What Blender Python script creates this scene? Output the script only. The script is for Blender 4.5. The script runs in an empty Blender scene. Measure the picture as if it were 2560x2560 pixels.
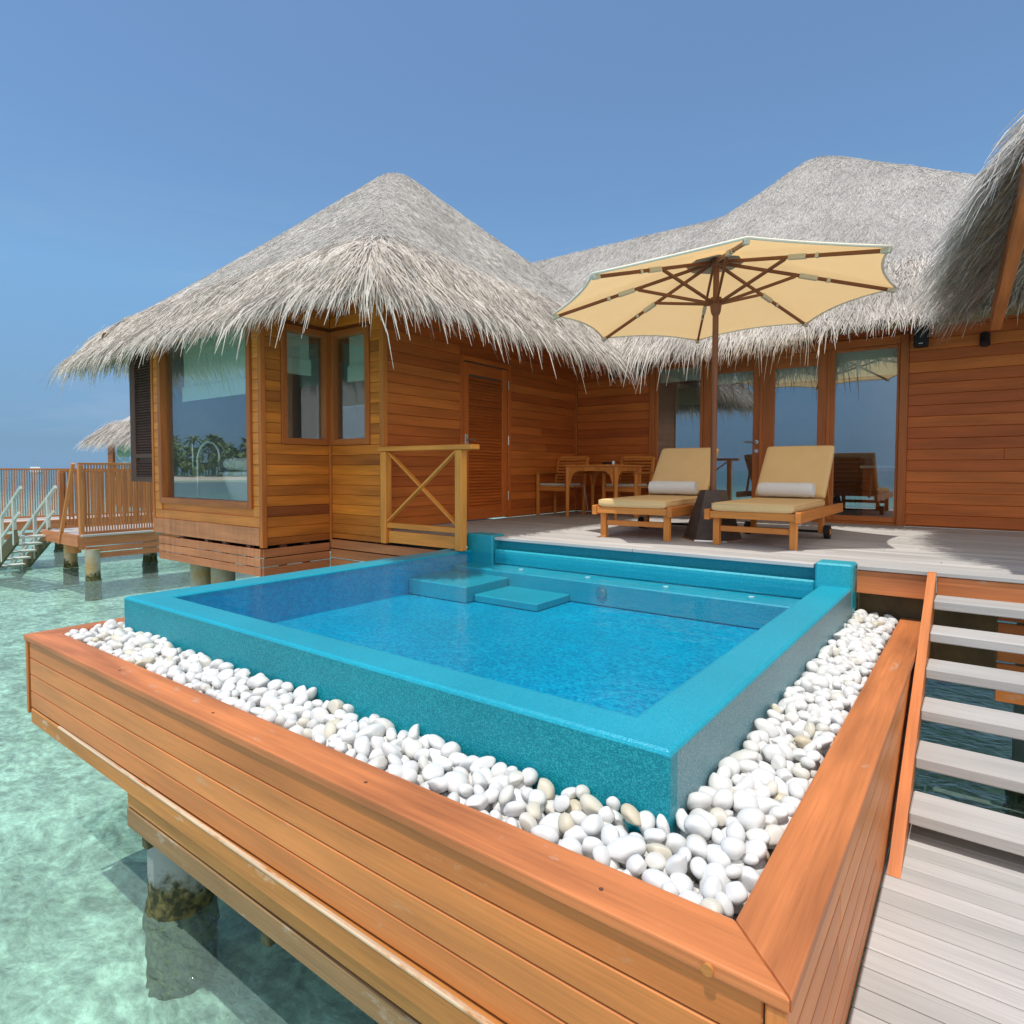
import bpy, math, random
import numpy as np
from mathutils import Vector, Matrix
R_ = math.radians
random.seed(7); rng = np.random.default_rng(11)
scene = bpy.context.scene
col = scene.collection

# ------------------------------------------------------------------ camera
cam = bpy.data.cameras.new('camera'); camo = bpy.data.objects.new('camera', cam); col.objects.link(camo)
yaw, pit, rol = R_(36.79), R_(2.31), R_(.137)
f = Vector((-math.sin(yaw)*math.cos(pit), math.cos(yaw)*math.cos(pit), -math.sin(pit)))
r0 = Vector((math.cos(yaw), math.sin(yaw), 0)); u0 = r0.cross(f)
r1 = r0*math.cos(rol)+u0*math.sin(rol); u1 = u0*math.cos(rol)-r0*math.sin(rol)
m = Matrix((r1, u1, -f)).transposed().to_4x4(); m.translation = (0, 0, .65)
camo.matrix_world = m
cam.sensor_width = 36; cam.lens = 1565.6/2560*36; cam.shift_y = -41.9/2560
cam.clip_start = .05; cam.clip_end = 9000
scene.camera = camo
# ------------------------------------------------------------------ light
SUN_EL, SUN_AZ = 72.5, 180.0      # sun behind the camera, almost overhead
w = bpy.data.worlds.new('World'); scene.world = w; w.use_nodes = True
nt = w.node_tree; bg = nt.nodes['Background']
sky = nt.nodes.new('ShaderNodeTexSky'); sky.sky_type = 'NISHITA'; sky.sun_disc = False
sky.sun_elevation = R_(SUN_EL); sky.sun_rotation = R_(SUN_AZ); sky.air_density = 1.0; sky.dust_density = 0.0; sky.ozone_density = 1.0
tone = nt.nodes.new('ShaderNodeMix'); tone.data_type = 'RGBA'; tone.blend_type = 'MULTIPLY'; tone.inputs[0].default_value = 1; 
tc = nt.nodes.new('ShaderNodeTexCoord'); sxyz = nt.nodes.new('ShaderNodeSeparateXYZ'); nt.links.new(tc.outputs['Generated'], sxyz.inputs[0])
hz = nt.nodes.new('ShaderNodeValToRGB'); nt.links.new(sxyz.outputs[2], hz.inputs[0])
for el, (p_, c_) in zip([hz.color_ramp.elements[0], hz.color_ramp.elements[1]]+[hz.color_ramp.elements.new(.5) for _ in range(3)], [(0.0, (.112, .228, .53)), (.62, (.60, .77, .80)), (.035, (.15, .24, .43)), (.11, (.275, .365, .48)), (.26, (.52, .665, .72))]):
    el.position = p_; el.color = (*c_, 1)
nt.links.new(hz.outputs[0], tone.inputs[7])
nt.links.new(sky.outputs[0], tone.inputs[6]); 
# bright clouds added out of view behind and right of viewer as fill light
vd = nt.nodes.new('ShaderNodeVectorMath'); vd.operation = 'DOT_PRODUCT'; nt.links.new(tc.outputs['Generated'], vd.inputs[0]); vd.inputs[1].default_value = Vector((.78, -.50, .40)).normalized()
mr = nt.nodes.new('ShaderNodeMapRange'); mr.interpolation_type = 'SMOOTHSTEP'; nt.links.new(vd.outputs['Value'], mr.inputs[0]); mr.inputs[1].default_value = .36; mr.inputs[2].default_value = .80
cn = nt.nodes.new('ShaderNodeTexNoise'); nt.links.new(tc.outputs['Generated'], cn.inputs[0]); cn.inputs['Scale'].default_value = 3.2; cn.inputs['Detail'].default_value = 6
cr = nt.nodes.new('ShaderNodeMapRange'); nt.links.new(cn.outputs[0], cr.inputs[0]); cr.inputs[1].default_value = .30; cr.inputs[2].default_value = .52
cm = nt.nodes.new('ShaderNodeMath'); cm.operation = 'MULTIPLY'; nt.links.new(mr.outputs[0], cm.inputs[0]); nt.links.new(cr.outputs[0], cm.inputs[1])
mp = nt.nodes.new('ShaderNodeMapping'); nt.links.new(tc.outputs['Generated'], mp.inputs[0]); mp.inputs['Scale'].default_value = (1.6, 1.6, 9)
wn = nt.nodes.new('ShaderNodeTexNoise'); nt.links.new(mp.outputs[0], wn.inputs[0]); wn.inputs['Scale'].default_value = 1.7; wn.inputs['Detail'].default_value = 7; wn.inputs['Roughness'].default_value = .62; wn.inputs['Distortion'].default_value = .4
wr = nt.nodes.new('ShaderNodeMapRange'); nt.links.new(wn.outputs[0], wr.inputs[0]); wr.inputs[1].default_value = .50; wr.inputs[2].default_value = .78; wr.inputs[4].default_value = .26
lo_ = nt.nodes.new('ShaderNodeMapRange'); nt.links.new(sxyz.outputs[2], lo_.inputs[0]); lo_.inputs[1].default_value = .45; lo_.inputs[2].default_value = .12
wm = nt.nodes.new('ShaderNodeMath'); wm.operation = 'MULTIPLY'; nt.links.new(wr.outputs[0], wm.inputs[0]); nt.links.new(lo_.outputs[0], wm.inputs[1])
wc = nt.nodes.new('ShaderNodeMix'); wc.data_type = 'RGBA'; nt.links.new(wm.outputs[0], wc.inputs[0]); nt.links.new(tone.outputs[2], wc.inputs[6]); wc.inputs[7].default_value = (2.6, 3.0, 3.5, 1)
cl = nt.nodes.new('ShaderNodeMix'); cl.data_type = 'RGBA'; nt.links.new(cm.outputs[0], cl.inputs[0]); nt.links.new(wc.outputs[2], cl.inputs[6]); cl.inputs[7].default_value = (6.2, 5.9, 5.5, 1)
nt.links.new(cl.outputs[2], bg.inputs[0]); bg.inputs[1].default_value = .139
sd = bpy.data.lights.new('sun', 'SUN'); sd.energy = 2.25; sd.angle = R_(.55); sd.color = (1, .95, .87)
so = bpy.data.objects.new('sun', sd); col.objects.link(so)
sdir = Vector((0.0, -math.cos(R_(SUN_EL)), math.sin(R_(SUN_EL))))
so.rotation_euler = sdir.to_track_quat('Z', 'Y').to_euler(); so.location = (0, -10, 30)
scene.view_settings.view_transform = 'Standard'; scene.view_settings.look = 'None'
scene.view_settings.exposure = 0.52; scene.view_settings.gamma = 1
scene.cycles.max_bounces = 10; scene.cycles.transparent_max_bounces = 16
scene.cycles.diffuse_bounces = 4; scene.cycles.glossy_bounces = 4; scene.cycles.sample_clamp_indirect = 6

# ------------------------------------------------------------------ materials
def newmat(name):
    mt = bpy.data.materials.new(name); mt.use_nodes = True
    n = mt.node_tree.nodes; l = mt.node_tree.links
    for x in list(n): n.remove(x)
    out = n.new('ShaderNodeOutputMaterial')
    return mt, n, l, out
class G:
    """small node helper"""
    def __init__(s, name):
        s.mt, s.n, s.l, s.out = newmat(name)
    def node(s, t, **kw):
        x = s.n.new(t)
        for k, v in kw.items(): setattr(x, k, v)
        return x
    def set(s, sock, v):
        if hasattr(v, 'is_output') or isinstance(v, bpy.types.NodeSocket): s.l.new(v, sock)
        else:
            if isinstance(v, tuple) and len(v) == 3 and sock.type == 'RGBA': v = (*v, 1)
            sock.default_value = v
    def math(s, op, a, b=0.0, clamp=False):
        x = s.node('ShaderNodeMath', operation=op, use_clamp=clamp); s.set(x.inputs[0], a); s.set(x.inputs[1], b); return x.outputs[0]
    def mix(s, fac, a, b, mode='MIX'):
        x = s.node('ShaderNodeMix', data_type='RGBA', blend_type=mode); s.set(x.inputs[0], fac); s.set(x.inputs[6], a); s.set(x.inputs[7], b); return x.outputs[2]
    def ramp(s, fac, stops):
        x = s.node('ShaderNodeValToRGB'); s.set(x.inputs[0], fac)
        e = x.color_ramp.elements
        while len(e) < len(stops): e.new(.5)
        for el, (p, c) in zip(e, stops):
            el.position = p; el.color = (*c, 1) if isinstance(c, tuple) else (c, c, c, 1)
        return x.outputs[0]
    def noise(s, vec, scale, detail=4, rough=.55, dist=0.0):
        x = s.node('ShaderNodeTexNoise'); s.set(x.inputs['Vector'], vec); x.inputs['Scale'].default_value = scale
        x.inputs['Detail'].default_value = detail; x.inputs['Roughness'].default_value = rough; x.inputs['Distortion'].default_value = dist
        return x.outputs[0]
    def mapping(s, vec, scale=(1, 1, 1), loc=(0, 0, 0)):
        x = s.node('ShaderNodeMapping'); s.set(x.inputs[0], vec); x.inputs['Scale'].default_value = scale; x.inputs['Location'].default_value = loc
        return x.outputs[0]
    def pos(s): return s.node('ShaderNodeNewGeometry').outputs['Position']
    def obj(s): return s.node('ShaderNodeTexCoord').outputs['Object']
    def uv(s): return s.node('ShaderNodeTexCoord').outputs['UV']
    def attr(s, nm): return s.node('ShaderNodeAttribute', attribute_name=nm).outputs['Fac']
    def bump(s, h, strength=.3, dist=.01):
        x = s.node('ShaderNodeBump'); s.set(x.inputs['Height'], h); x.inputs['Strength'].default_value = strength; x.inputs['Distance'].default_value = dist
        return x.outputs[0]
    def bsdf(s, colr, rough=.6, spec=.4, normal=None, **kw):
        x = s.node('ShaderNodeBsdfPrincipled'); s.set(x.inputs['Base Color'], colr); s.set(x.inputs['Roughness'], rough)
        x.inputs['Specular IOR Level'].default_value = spec
        if normal is not None: s.l.new(normal, x.inputs['Normal'])
        for k, v in kw.items(): s.set(x.inputs[k], v)
        return x.outputs[0]
    def schlick(s, ior, normal=None):
        r0 = ((ior-1)/(ior+1))**2
        lw = s.node('ShaderNodeLayerWeight'); lw.inputs[0].default_value = .5
        if normal is not None: s.l.new(normal, lw.inputs['Normal'])
        return s.math('ADD', r0, s.math('MULTIPLY', 1-r0, s.math('POWER', lw.outputs['Facing'], 5.0)), True)
    def done(s, sh): s.l.new(sh, s.out.inputs[0]); return s.mt

def wood(name, ca, cb, rough=.5, spec=.4, wear=None, wear_amt=.0, grain=1.0, blotch=.25):
    g = G(name); t = g.attr('tint'); uv = g.uv()
    base = g.mix(t, ca, cb)
    gr = g.noise(g.mapping(uv, (2.2, 85, 1)), 1.0, 6, .68, .5)
    gr2 = g.noise(g.mapping(uv, (1.1, 9, 1), (3, 7, 0)), 1.0, 3, .5)
    k = g.ramp(gr, [(.25, .72), (.55, 1.0), (.8, 1.16)])
    c = g.mix(.8*grain, base, k, 'MULTIPLY')
    k2 = g.ramp(gr2, [(.3, 1-blotch), (.7, 1+blotch*.6)])
    c = g.mix(.9, c, k2, 'MULTIPLY')
    if wear:
        wn = g.noise(g.mapping(uv, (2.3, 5, 1), (11, 3, 0)), 1.6, 6, .7)
        c = g.mix(g.ramp(wn, [(.62-wear_amt*.2, 0.0), (.74-wear_amt*.2, 1.0)]), c, wear)
    rr = g.math('ADD', rough-.08, g.math('MULTIPLY', gr, .18))
    return g.done(g.bsdf(c, rr, spec, g.bump(gr, .25, .003)))
M = {}
M['cap'] = wood('oiled_cap_wood', (.66, .225, .075), (.56, .18, .058), .46, .4, wear=(.60, .42, .30), wear_amt=.02, blotch=.42)
M['plank'] = wood('oiled_plank_wood', (.74, .265, .07), (.62, .195, .048), .42, .45, wear=(.60, .36, .2), wear_amt=.05)
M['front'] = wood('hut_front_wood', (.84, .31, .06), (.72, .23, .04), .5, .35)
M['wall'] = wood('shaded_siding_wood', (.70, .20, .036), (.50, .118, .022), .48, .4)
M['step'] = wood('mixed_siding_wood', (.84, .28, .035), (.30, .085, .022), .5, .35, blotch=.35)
M['trim'] = wood('trim_wood', (.66, .22, .045), (.58, .175, .035), .5, .35)
M['redboard'] = wood('reddish_skirt_wood', (.62, .25, .11), (.54, .20, .085), .6, .3)
M['deck'] = wood('bleached_deck_wood', (.57, .55, .53), (.42, .41, .39), .75, .25, grain=.8, blotch=.14)
M['old'] = wood('weathered_skirt_wood', (.36, .21, .09), (.30, .19, .10), .75, .25, wear=(.44, .38, .30), wear_amt=.25)
M['ledge'] = wood('worn_ledge_wood', (.62, .27, .075), (.56, .23, .06), .55, .3, wear=(.70, .58, .44), wear_amt=.06)
M['wornedge'] = wood('bare_edge_wood', (.66, .52, .38), (.62, .46, .30), .7, .2, wear=(.50, .24, .09), wear_amt=.45)
M['teak'] = wood('teak_furniture', (.76, .29, .06), (.64, .225, .045), .5, .35)
M['railing'] = wood('pale_railing_wood', (.88, .36, .07), (.80, .30, .05), .5, .35)
M['darkwood'] = wood('umbrella_wood', (.24, .085, .035), (.20, .07, .03), .4, .4)
M['dark'] = wood('dark_shutter_wood', (.15, .07, .048), (.10, .055, .042), .6, .3)
M['door'] = wood('louvre_door_wood', (.66, .17, .03), (.56, .13, .022), .45, .4)
M['frame'] = wood('window_frame_wood', (.54, .165, .038), (.48, .14, .03), .45, .4)
M['slat'] = wood('screen_slat_wood', (.66, .27, .09), (.48, .18, .06), .65, .3)
M['greywood'] = wood('white_painted_timber', (.66, .70, .64), (.52, .58, .52), .7, .3, wear=(.34, .37, .27), wear_amt=.05)
M['algae'] = wood('algae_timber', (.14, .13, .06), (.07, .07, .035), .7, .3)

def simple(name, c, rough=.5, spec=.4, nscale=0, namt=.15, bump=0, **kw):
    g = G(name); cc = c; nm = None
    if nscale:
        n = g.noise(g.obj(), nscale, 5, .6)
        cc = g.mix(1.0, c, g.ramp(n, [(.3, 1-namt), (.7, 1+namt)]), 'MULTIPLY')
        if bump: nm = g.bump(n, bump, .01)
    return g.done(g.bsdf(cc, rough, spec, nm, **kw))
M['metal'] = simple('brushed_steel', (.62, .61, .58), .3, .5, Metallic=1.0)
M['chrome'] = simple('bright_chrome', (.80, .82, .84), .25, .5, Metallic=.6)
M['rubber'] = simple('black_rubber', (.02, .02, .022), .6, .3)
M['blackbox'] = simple('black_speaker_plastic', (.022, .023, .027), .55, .35, 60, .3)
M['towel'] = simple('white_towel', (.80, .80, .80), .95, .1, 160, .08, .5)
M['ceramic'] = simple('white_ceramic', (.80, .82, .80), .2, .5)
M['render'] = simple('interior_plaster', (.42, .40, .36), .9, .1, 3, .08)
M['bluewall'] = simple('pale_blue_plaster', (.44, .52, .58), .9, .1, 3, .08)
M['darkfloor'] = simple('dark_interior_floor', (.10, .065, .045), .5, .3, 3, .2)
M['white'] = simple('white_paint', (.78, .78, .76), .6, .3)
M['umbbase'] = simple('dark_brown_base', (.085, .062, .05), .6, .3, 14, .25)
M['sofa'] = simple('charcoal_cushion', (.05, .05, .055), .9, .1, 40, .2)
M['palmleaf'] = simple('palm_leaf', (.22, .30, .09), .6, .3, 2, .4)
M['beach'] = simple('beach_sand', (.70, .64, .52), .9, .1, .3, .1)

def fabric(name, c, c2, trans=0.0, tcol=(1, 1, 1)):
    g = G(name); o = g.obj()
    n = g.noise(o, 220, 2); n2 = g.noise(o, 5, 3)
    cc = g.mix(g.ramp(n2, [(.3, 0.0), (.7, 1.0)]), c, c2)
    sh = g.bsdf(cc, .95, .1, g.bump(n, .25, .002))
    if trans:
        tr = g.node('ShaderNodeBsdfTranslucent'); g.set(tr.inputs[0], tcol)
        mx = g.node('ShaderNodeMixShader'); mx.inputs[0].default_value = trans
        g.l.new(sh, mx.inputs[1]); g.l.new(tr.outputs[0], mx.inputs[2]); sh = mx.outputs[0]
    return g.done(sh)
M['canopy'] = fabric('cream_canopy_cloth', (.90, .76, .53), (.86, .72, .49), .55, (.90, .60, .27))
M['hem'] = fabric('white_canopy_hem', (.90, .84, .70), (.88, .82, .68))
M['tape'] = fabric('pale_canopy_tape', (.62, .58, .46), (.60, .56, .44))
M['cushion'] = fabric('sand_cushion_cloth', (.80, .55, .27), (.76, .52, .25))
M['pad'] = fabric('pale_seat_pad', (.60, .55, .44), (.56, .51, .42))
M['blind'] = fabric('pale_roman_blind', (.80, .95, .87), (.76, .92, .84), .3, (.72, .90, .80))

def thatch(name, a, b, c):
    g = G(name); t = g.attr('tint'); p = g.pos()
    base = g.ramp(t, [(0, a), (.5, b), (1, c)])
    n = g.noise(p, 1.5, 5, .65); n2 = g.noise(p, 70, 3)
    base = g.mix(1.0, base, g.ramp(n, [(.3, .76), (.68, 1.12)]), 'MULTIPLY')
    base = g.mix(1.0, base, g.ramp(n2, [(.3, .78), (.7, 1.12)]), 'MULTIPLY')
    sh = g.bsdf(base, .9, .12, g.bump(n2, .5, .01))
    tr = g.node('ShaderNodeBsdfTranslucent'); g.set(tr.inputs[0], base); mx = g.node('ShaderNodeMixShader'); mx.inputs[0].default_value = .22
    g.l.new(sh, mx.inputs[1]); g.l.new(tr.outputs[0], mx.inputs[2])
    return g.done(mx.outputs[0])
M['thatch'] = thatch('silver_palm_thatch', (.50, .47, .43), (.68, .65, .61), (.82, .80, .76))
M['fringe'] = thatch('pale_palm_fringe', (.46, .40, .34), (.74, .68, .61), (.88, .83, .77))
def thatchbase():
    g = G('thatch_bed'); p = g.pos()
    n = g.noise(p, 45, 5, .65); n2 = g.noise(p, 1.6, 4)
    c = g.ramp(n, [(.28, (.30, .275, .25)), (.5, (.54, .51, .475)), (.72, (.70, .67, .63))])
    c = g.mix(1.0, c, g.ramp(n2, [(.3, .85), (.7, 1.08)]), 'MULTIPLY')
    return g.done(g.bsdf(c, .95, .1, g.bump(n, .9, .03)))
M['thatchbed'] = thatchbase()
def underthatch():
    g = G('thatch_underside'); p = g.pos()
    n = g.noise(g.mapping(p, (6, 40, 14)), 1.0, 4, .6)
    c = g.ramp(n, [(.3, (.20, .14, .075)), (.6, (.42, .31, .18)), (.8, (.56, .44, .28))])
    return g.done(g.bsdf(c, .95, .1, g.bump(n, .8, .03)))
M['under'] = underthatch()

def tile(name, a, b, c, rough=.25, spec=.5, scale=46.0):
    g = G(name); p = g.pos()
    v = g.node('ShaderNodeTexVoronoi'); g.set(v.inputs['Vector'], p); v.inputs['Scale'].default_value = scale
    t = g.math('ADD', g.math('MULTIPLY', g.node('ShaderNodeSeparateColor').outputs[0], 0), 0)
    sc = g.node('ShaderNodeSeparateColor'); g.l.new(v.outputs['Color'], sc.inputs[0])
    cc = g.ramp(sc.outputs[0], [(0, a), (.5, b), (1, c)])
    n2 = g.noise(p, 1.3, 4); cc = g.mix(1.0, cc, g.ramp(n2, [(.3, .9), (.7, 1.08)]), 'MULTIPLY')
    return g.done(g.bsdf(cc, rough, spec, g.bump(v.outputs['Distance'], .35, .004)))
M['pooltile'] = tile('teal_pool_tile', (.0, .20, .27), (.0, .27, .345), (.03, .41, .48), .40, .30, 260)
M['poolrim'] = tile('wet_rim_tile', (.008, .32, .45), (.012, .36, .49), (.03, .42, .54), .32, .35, 240)
M['benchtile'] = tile('pale_teal_tile', (.015, .35, .45), (.02, .40, .50), (.05, .46, .55), .3, .35, 200)
M['limesheen'] = tile('lime_sheen_tile', (.05, .23, .29), (.14, .32, .37), (.30, .42, .45), .4, .4, 260)  # grey sky sheen of wet tile put into the colour, with lime
M['poolinner'] = tile('blue_inner_tile', (.0, .32, .56), (.0, .38, .62), (.0, .44, .68), .3, .3, 60)
M['poolfloor'] = tile('blue_pool_floor', (.0, .24, .42), (.0, .345, .53), (.006, .47, .62), .3, .3, 62)

def water(name, tint, ior, bscale, bstr, bdist, rough=.0, tint2=None, gr=.5):
    g = G(name); p = g.pos()
    n = g.noise(g.mapping(p, (1, 1.5, 1)), bscale, 4, .55, .4)
    n3 = g.noise(p, bscale*4.3, 3, .5)
    h = g.math('ADD', n, g.math('MULTIPLY', n3, .22))
    nm = g.bump(h, bstr, bdist)
    fr = g.math('MULTIPLY', g.schlick(ior, nm), gr)
    tr = g.node('ShaderNodeBsdfTransparent'); g.set(tr.inputs[0], tint)
    gl = g.node('ShaderNodeBsdfGlossy'); gl.inputs[1].default_value = rough; gl.inputs[0].default_value = (1, 1, 1, 1); g.l.new(nm, gl.inputs['Normal'])
    body = tr.outputs[0]
    if tint2:   # fine suspended sand scatters part of the light back
        df = g.node('ShaderNodeBsdfDiffuse'); g.set(df.inputs[0], tint2); g.l.new(nm, df.inputs['Normal'])
        m0 = g.node('ShaderNodeMixShader'); m0.inputs[0].default_value = .20; g.l.new(body, m0.inputs[1]); g.l.new(df.outputs[0], m0.inputs[2]); body = m0.outputs[0]
    mx = g.node('ShaderNodeMixShader'); g.l.new(fr, mx.inputs[0]); g.l.new(body, mx.inputs[1]); g.l.new(gl.outputs[0], mx.inputs[2])
    return g.done(mx.outputs[0])
M['sea'] = water('sea_water', (.64, .89, .85), 1.33, 4.2, .9, .07, .05, (.46, .66, .60), .45)
M['poolwater'] = water('pool_water', (.74, .93, .98), 1.33, 3.2, .26, .03, .02, None, .34)

def glass(name, refl, tint):
    g = G(name)
    fac = g.math('ADD', refl, g.math('MULTIPLY', g.schlick(1.5), .9), True)
    tr = g.node('ShaderNodeBsdfTransparent'); g.set(tr.inputs[0], tint)
    gl = g.node('ShaderNodeBsdfGlossy'); gl.inputs[1].default_value = 0.0; gl.inputs[0].default_value = (.92, .97, 1, 1)
    mx = g.node('ShaderNodeMixShader'); g.l.new(fac, mx.inputs[0]); g.l.new(tr.outputs[0], mx.inputs[1]); g.l.new(gl.outputs[0], mx.inputs[2])
    return g.done(mx.outputs[0])
M['glass'] = glass('tinted_door_glass', .30, (.88, .94, .92))
M['glass2'] = glass('bath_window_glass', .25, (.88, .97, .95))

def concrete(name, a, b, algae_z=None):
    g = G(name); p = g.pos(); n = g.noise(p, 4, 6, .65); n2 = g.noise(p, 26, 4)
    c = g.mix(g.ramp(n, [(.35, 0.0), (.65, 1.0)]), a, b)
    if algae_z is not None:
        sx = g.node('ShaderNodeSeparateXYZ'); g.l.new(p, sx.inputs[0])
        zz = g.math('ADD', sx.outputs[2], g.math('MULTIPLY', g.math('SUBTRACT', n, .5), .55))
        zz = g.math('ADD', zz, g.math('MULTIPLY', g.math('SUBTRACT', n2, .5), .18))
        k = g.node('ShaderNodeMapRange'); g.l.new(zz, k.inputs[0]); k.inputs[1].default_value = algae_z+.04; k.inputs[2].default_value = algae_z-.05
        c = g.mix(k.outputs[0], c, g.ramp(n2, [(.4, (.035, .04, .02)), (.6, (.16, .14, .05))]))
    return g.done(g.bsdf(c, .8, .3, g.bump(n2, .4, .01)))
M['pile'] = concrete('concrete_pile', (.30, .34, .34), (.25, .29, .27), -1.43)
M['pile2'] = concrete('stained_concrete', (.42, .42, .36), (.40, .27, .10), -1.45)
M['beam'] = concrete('brown_concrete', (.16, .115, .055), (.09, .07, .04))
M['planterfill'] = simple('grey_gravel_bed', (.60, .59, .56), .9, .1, 60, .4, .6)

def pebble_mat():
    g = G('white_marble_pebble'); t = g.attr('tint'); o = g.obj()
    inf = g.node('ShaderNodeObjectInfo').outputs['Random']
    tt = g.math('FRACT', g.math('ADD', t, inf))
    c = g.ramp(tt, [(0, (.78, .775, .76)), (.55, (.76, .755, .735)), (.8, (.74, .735, .72)), (.93, (.73, .70, .62)), (.985, (.66, .60, .47)), (1, (.60, .51, .36))])
    n = g.noise(o, 45, 5, .6, 1.0)
    c = g.mix(1.0, c, g.ramp(n, [(.3, .84), (.6, 1.03)]), 'MULTIPLY')
    return g.done(g.bsdf(c, .42, .4, g.bump(n, .15, .003)))
M['pebble'] = pebble_mat()

def sand():
    g = G('lagoon_bed'); p = g.pos()
    warp = g.node('ShaderNodeTexNoise'); g.l.new(p, warp.inputs[0]); warp.inputs['Scale'].default_value = 1.2; warp.inputs['Detail'].default_value = 3
    vm = g.node('ShaderNodeVectorMath', operation='MULTIPLY_ADD'); g.l.new(warp.outputs['Color'], vm.inputs[0]); vm.inputs[1].default_value = (.45, .45, .45); g.l.new(p, vm.inputs[2])
    q = vm.outputs[0]
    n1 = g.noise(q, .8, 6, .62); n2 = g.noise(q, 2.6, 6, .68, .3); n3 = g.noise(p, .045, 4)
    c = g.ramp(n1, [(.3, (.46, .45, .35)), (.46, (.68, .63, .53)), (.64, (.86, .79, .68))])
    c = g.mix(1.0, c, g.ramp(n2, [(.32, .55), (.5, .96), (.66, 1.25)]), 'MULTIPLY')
    n4 = g.noise(g.mapping(q, (1, 1.7, 1)), 7, 6, .72, .25); c = g.mix(1.0, c, g.ramp(n4, [(.34, .50), (.5, .95), (.64, 1.5)]), 'MULTIPLY')  # caustic-like bright ripples of sunlight painted into the sand colour
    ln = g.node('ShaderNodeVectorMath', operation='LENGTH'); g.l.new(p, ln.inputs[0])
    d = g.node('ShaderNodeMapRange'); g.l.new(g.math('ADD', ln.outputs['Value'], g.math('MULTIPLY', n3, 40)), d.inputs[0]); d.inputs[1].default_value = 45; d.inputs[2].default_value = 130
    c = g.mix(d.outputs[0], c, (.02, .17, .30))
    return g.done(g.bsdf(c, .9, .1))
M['sand'] = sand()

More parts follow.
